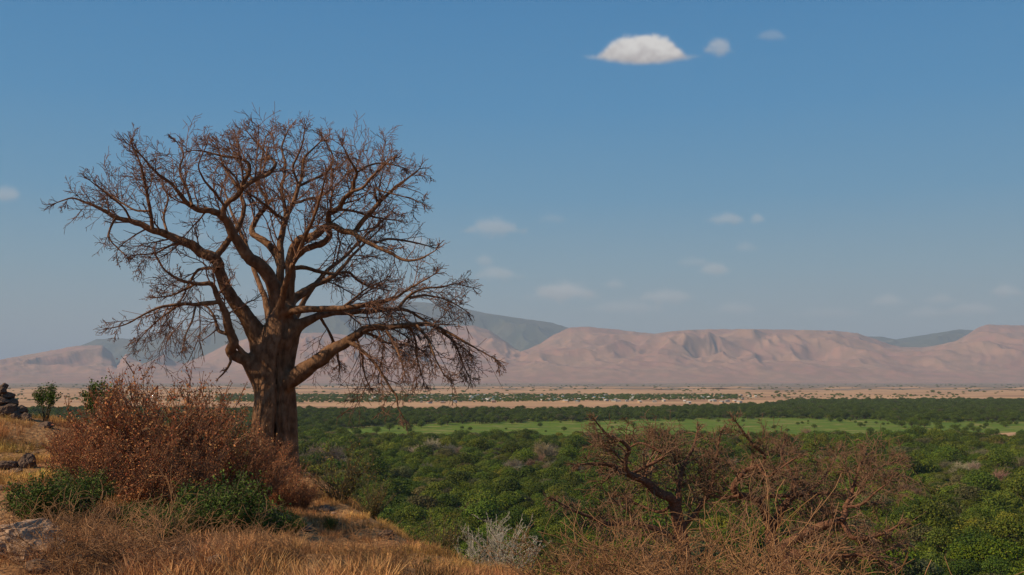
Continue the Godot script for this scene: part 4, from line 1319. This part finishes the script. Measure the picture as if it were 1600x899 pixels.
	var brush := [[1010, 15.5, 1.0], [1060, 16.5, 1.15], [1110, 15.0, 1.1], [1150, 16.0, 1.2], [1200, 15.0, 1.15], [1245, 15.6, 1.1], [1290, 15.0, 0.95], [960, 16.0, 0.9], [1330, 15.5, 0.8], [910, 16.5, 0.8], [1085, 17.5, 1.3], [1180, 17.5, 1.3], [870, 17.0, 0.7], [1380, 16.0, 0.7]]
	for k in brush.size():
		var b = brush[k]
		var o := thing("dry_brush", "tangle of dry tan stems at the foot of the leafless reddish trees", "brush", stand(b[0], b[1]), "dry brush below the leafless reddish trees")
		part("stems", bp[k % 3], stem_mat, o)
		o.scale = Vector3.ONE * b[2] * 1.45
		o.rotation.y = k * 1.3
	for b in [[70, 885, 0.55], [130, 860, 0.6], [180, 880, 0.65], [230, 890, 0.6], [290, 870, 0.5], [160, 830, 0.5], [330, 895, 0.5], [250, 850, 0.5], [60, 850, 0.4], [420, 870, 0.35], [480, 885, 0.4], [560, 875, 0.35], [610, 892, 0.38], [760, 893, 0.4], [110, 895, 0.5], [380, 892, 0.4], [520, 860, 0.3]]:
		var o := thing("bare_brush", "clump of pale bare stems lying in the dry grass of the slope", "brush", on_hill(b[0], b[1]), "bare stem clumps in the dry grass")
		part("stems", bp[int(b[0]) % 3], stem_mat, o)
		o.scale = Vector3.ONE * b[2]
		o.rotation.y = b[0]

	# --- stones
	var rock_tex := noise_texture(0.03, [[0.0, lin(0.05, 0.035, 0.03)], [0.5, lin(0.12, 0.08, 0.06)], [1.0, lin(0.26, 0.17, 0.115)]], 512, 6, FastNoiseLite.TYPE_SIMPLEX_SMOOTH, 81)
	var dark_rock := surface("dark_rock", Color.WHITE, rock_tex, Vector3.ONE * 1.2, 0.9, grey_texture(0.04, 256, 5, 82), 3.0)
	var pale_tex := noise_texture(0.03, [[0.0, lin(0.18, 0.10, 0.06)], [0.5, lin(0.33, 0.21, 0.14)], [1.0, lin(0.45, 0.32, 0.22)]], 512, 6, FastNoiseLite.TYPE_SIMPLEX_SMOOTH, 91)
	var pale_rock := surface("pale_rock", Color.WHITE, pale_tex, Vector3.ONE * 1.2, 0.9, grey_texture(0.04, 256, 5, 92), 3.0)
	var heap := thing("stone_heap", "heap of dark stones piled into a rough cone on the ridge", "cairn", stand(12, 35.5))
	var hy := heap.position
	for b in [[-20, 655, 0.34, 0.26], [2, 657, 0.36, 0.24], [24, 655, 0.34, 0.25], [40, 657, 0.26, 0.22], [-32, 640, 0.34, 0.24], [-8, 641, 0.36, 0.2], [14, 642, 0.36, 0.2], [32, 645, 0.24, 0.2], [-18, 630, 0.3, 0.16], [4, 630, 0.32, 0.16], [20, 631, 0.26, 0.16], [-6, 621, 0.28, 0.15], [12, 621, 0.24, 0.14], [2, 613, 0.2, 0.14], [6, 606, 0.16, 0.13], [10, 650, 0.4, 0.4], [-10, 650, 0.5, 0.4]]:
		var st := part("stone", rock_mesh(Vector3(b[2], b[3], b[2] * 0.9), 0.22, int(b[0] * 3 + b[1]), 2), dark_rock, heap)
		st.position = at(b[0], b[1] - 2, 35.5 + rng.randf_range(-0.25, 0.2)) - hy
		st.rotation = Vector3(rng.randf_range(-0.2, 0.2), rng.randf() * TAU, rng.randf_range(-0.2, 0.2))
	for b in [[53, 652, 0.25, 0.30, "dark pointed stone standing beside the stone heap", true], [42, 730, 0.27, 0.26, "dark angular boulder lying in the middle of the slope", true], [12, 733, 0.32, 0.16, "flat dark rock beside the angular boulder", true], [26, 742, 0.2, 0.13, "small dark rock below the angular boulder", true], [72, 668, 0.3, 0.14, "low dark rock in the grass under the ridge", true], [63, 700, 0.2, 0.1, "small brown stone half buried in the slope", true], [28, 868, 0.5, 0.3, "big pale sunlit boulder at the bottom of the slope", false], [510, 800, 0.3, 0.16, "brown rock in the grass of the crest", true], [603, 842, 0.24, 0.18, "round dark rock on the crest above the valley", true], [20, 765, 0.2, 0.1, "small reddish stone in the slope above the pale boulder", true], [335, 897, 0.2, 0.12, "pale stone in the grass under the dark green bush", false], [478, 830, 0.16, 0.1, "small brown stone below the faded shrub", true]]:
		var o := part(numbered("rock"), rock_mesh(Vector3(b[2], b[3], b[2] * 0.85), 0.2, int(b[0] * 7 + b[1]), 3), dark_rock if b[5] else pale_rock, self)
		tag(o, b[4], "rock")
		o.position = on_hill(b[0], minf(b[1], 897.0)) + Vector3(0, b[3] * 0.35, 0)
		o.rotation.y = rng.randf() * TAU

	var clods := []
	for k in 5:
		clods.append(rock_mesh(Vector3(0.11, 0.07, 0.095), 0.22, 300 + k, 1))
	for k in 60:
		var px := rng.randf_range(0.0, 620.0) if k % 3 else rng.randf_range(0.0, 120.0)
		var py := rng.randf_range(685.0, 895.0) if k % 3 else rng.randf_range(670.0, 790.0)
		var p := on_hill(px, py)
		if p.z < -34.0:
			continue
		var o := part(numbered("small_stone"), clods[k % 5], dark_rock if k % 4 else pale_rock, self)
		tag(o, "fist sized %s stone lying in the dry grass" % ("dark" if k % 4 else "pale"), "stone", "small stones scattered over the slope")
		o.position = p + Vector3(0, 0.02, 0)
		o.rotation.y = rng.randf() * TAU
		o.scale = Vector3.ONE * rng.randf_range(0.5, 1.5)
	# --- dry grass over the whole hillside
	var tufts := []
	for k in 5:
		var sh := Shape.new()
		for j in 13:
			var a := rng.randf() * TAU
			var root := Vector3(cos(a), 0, sin(a)) * rng.randf() * 0.07
			var hgt := rng.randf_range(0.06, 0.24)
			var lean := Vector3(cos(a), 0, sin(a)) * rng.randf_range(0.02, 0.22) + Vector3(rng.randf_range(-0.1, 0.1), 0, rng.randf_range(-0.1, 0.1))
			var side := Vector3(-sin(a + rng.randf()), 0, cos(a + rng.randf())) * rng.randf_range(0.0024, 0.0045)
			var p0 := root - Vector3(0, 0.05, 0)
			var p1 := root + lean * 0.35 + Vector3(0, hgt * 0.6, 0)
			var p2 := root + lean + Vector3(0, hgt, 0)
			var col := Color(0.50, 0.29, 0.125).lerp(Color(0.36, 0.16, 0.07), rng.randf()) * rng.randf_range(0.45, 1.25)
			sh.quad(p0 - side, p1 - side, p1 + side, p0 + side, col)
			sh.face(p1 - side, p2, p1 + side, col)
		tufts.append(sh.mesh())
	var grass := Node3D.new()
	grass.name = "dry_grass"
	add_child(grass)
	tag(grass, "dry straw coloured grass covering the hillside", "grass")
	grass.set_meta("kind", "stuff")
	var gm := foliage("grass_blades", 0.2)
	var lists := [[[], []], [[], []], [[], []], [[], []], [[], []]]
	for k in 60000:
		var dd := 5.5 + 38.0 * pow(rng.randf(), 1.15)
		var u := rng.randf_range(-120.0, 1250.0)
		var x := (u - 800.0) / FOCAL * dd
		var cover := noise.get_noise_2d(x * 25.0 + 40.0, dd * 18.0)
		if cover < -0.02 and rng.randf() < 0.9:
			continue
		if u > 860.0 and rng.randf() < clampf((u - 860.0) / 120.0, 0.0, 0.97):
			continue
		var sc := rng.randf_range(0.4, 1.2) * (0.8 + 0.6 * clampf(cover + 0.3, 0.0, 1.0))
		var tone := 0.95 + 0.75 * noise.get_noise_2d(x * 40.0, dd * 40.0 + 500.0)
		var l = lists[rng.randi() % 5]
		l[0].append(Transform3D(Basis(Vector3.UP, rng.randf() * TAU).scaled(Vector3(sc, sc, sc)), Vector3(x, hill(x, dd), -dd)))
		var pale := maxf(0.0, noise.get_noise_2d(x * 12.0 + 900.0, dd * 12.0)) * 1.6 + (0.25 if dd > 22.0 else 0.0)
		l[1].append(Color(tone * 1.02 * (1.0 + 0.25 * pale), tone * (1.0 + 0.5 * pale) * (0.95 + 0.3 * noise.get_noise_2d(x * 15.0, dd * 15.0)), tone * 0.95))
	for k in 5:
		copies("tufts", tufts[k], gm, lists[k][0], lists[k][1], grass)
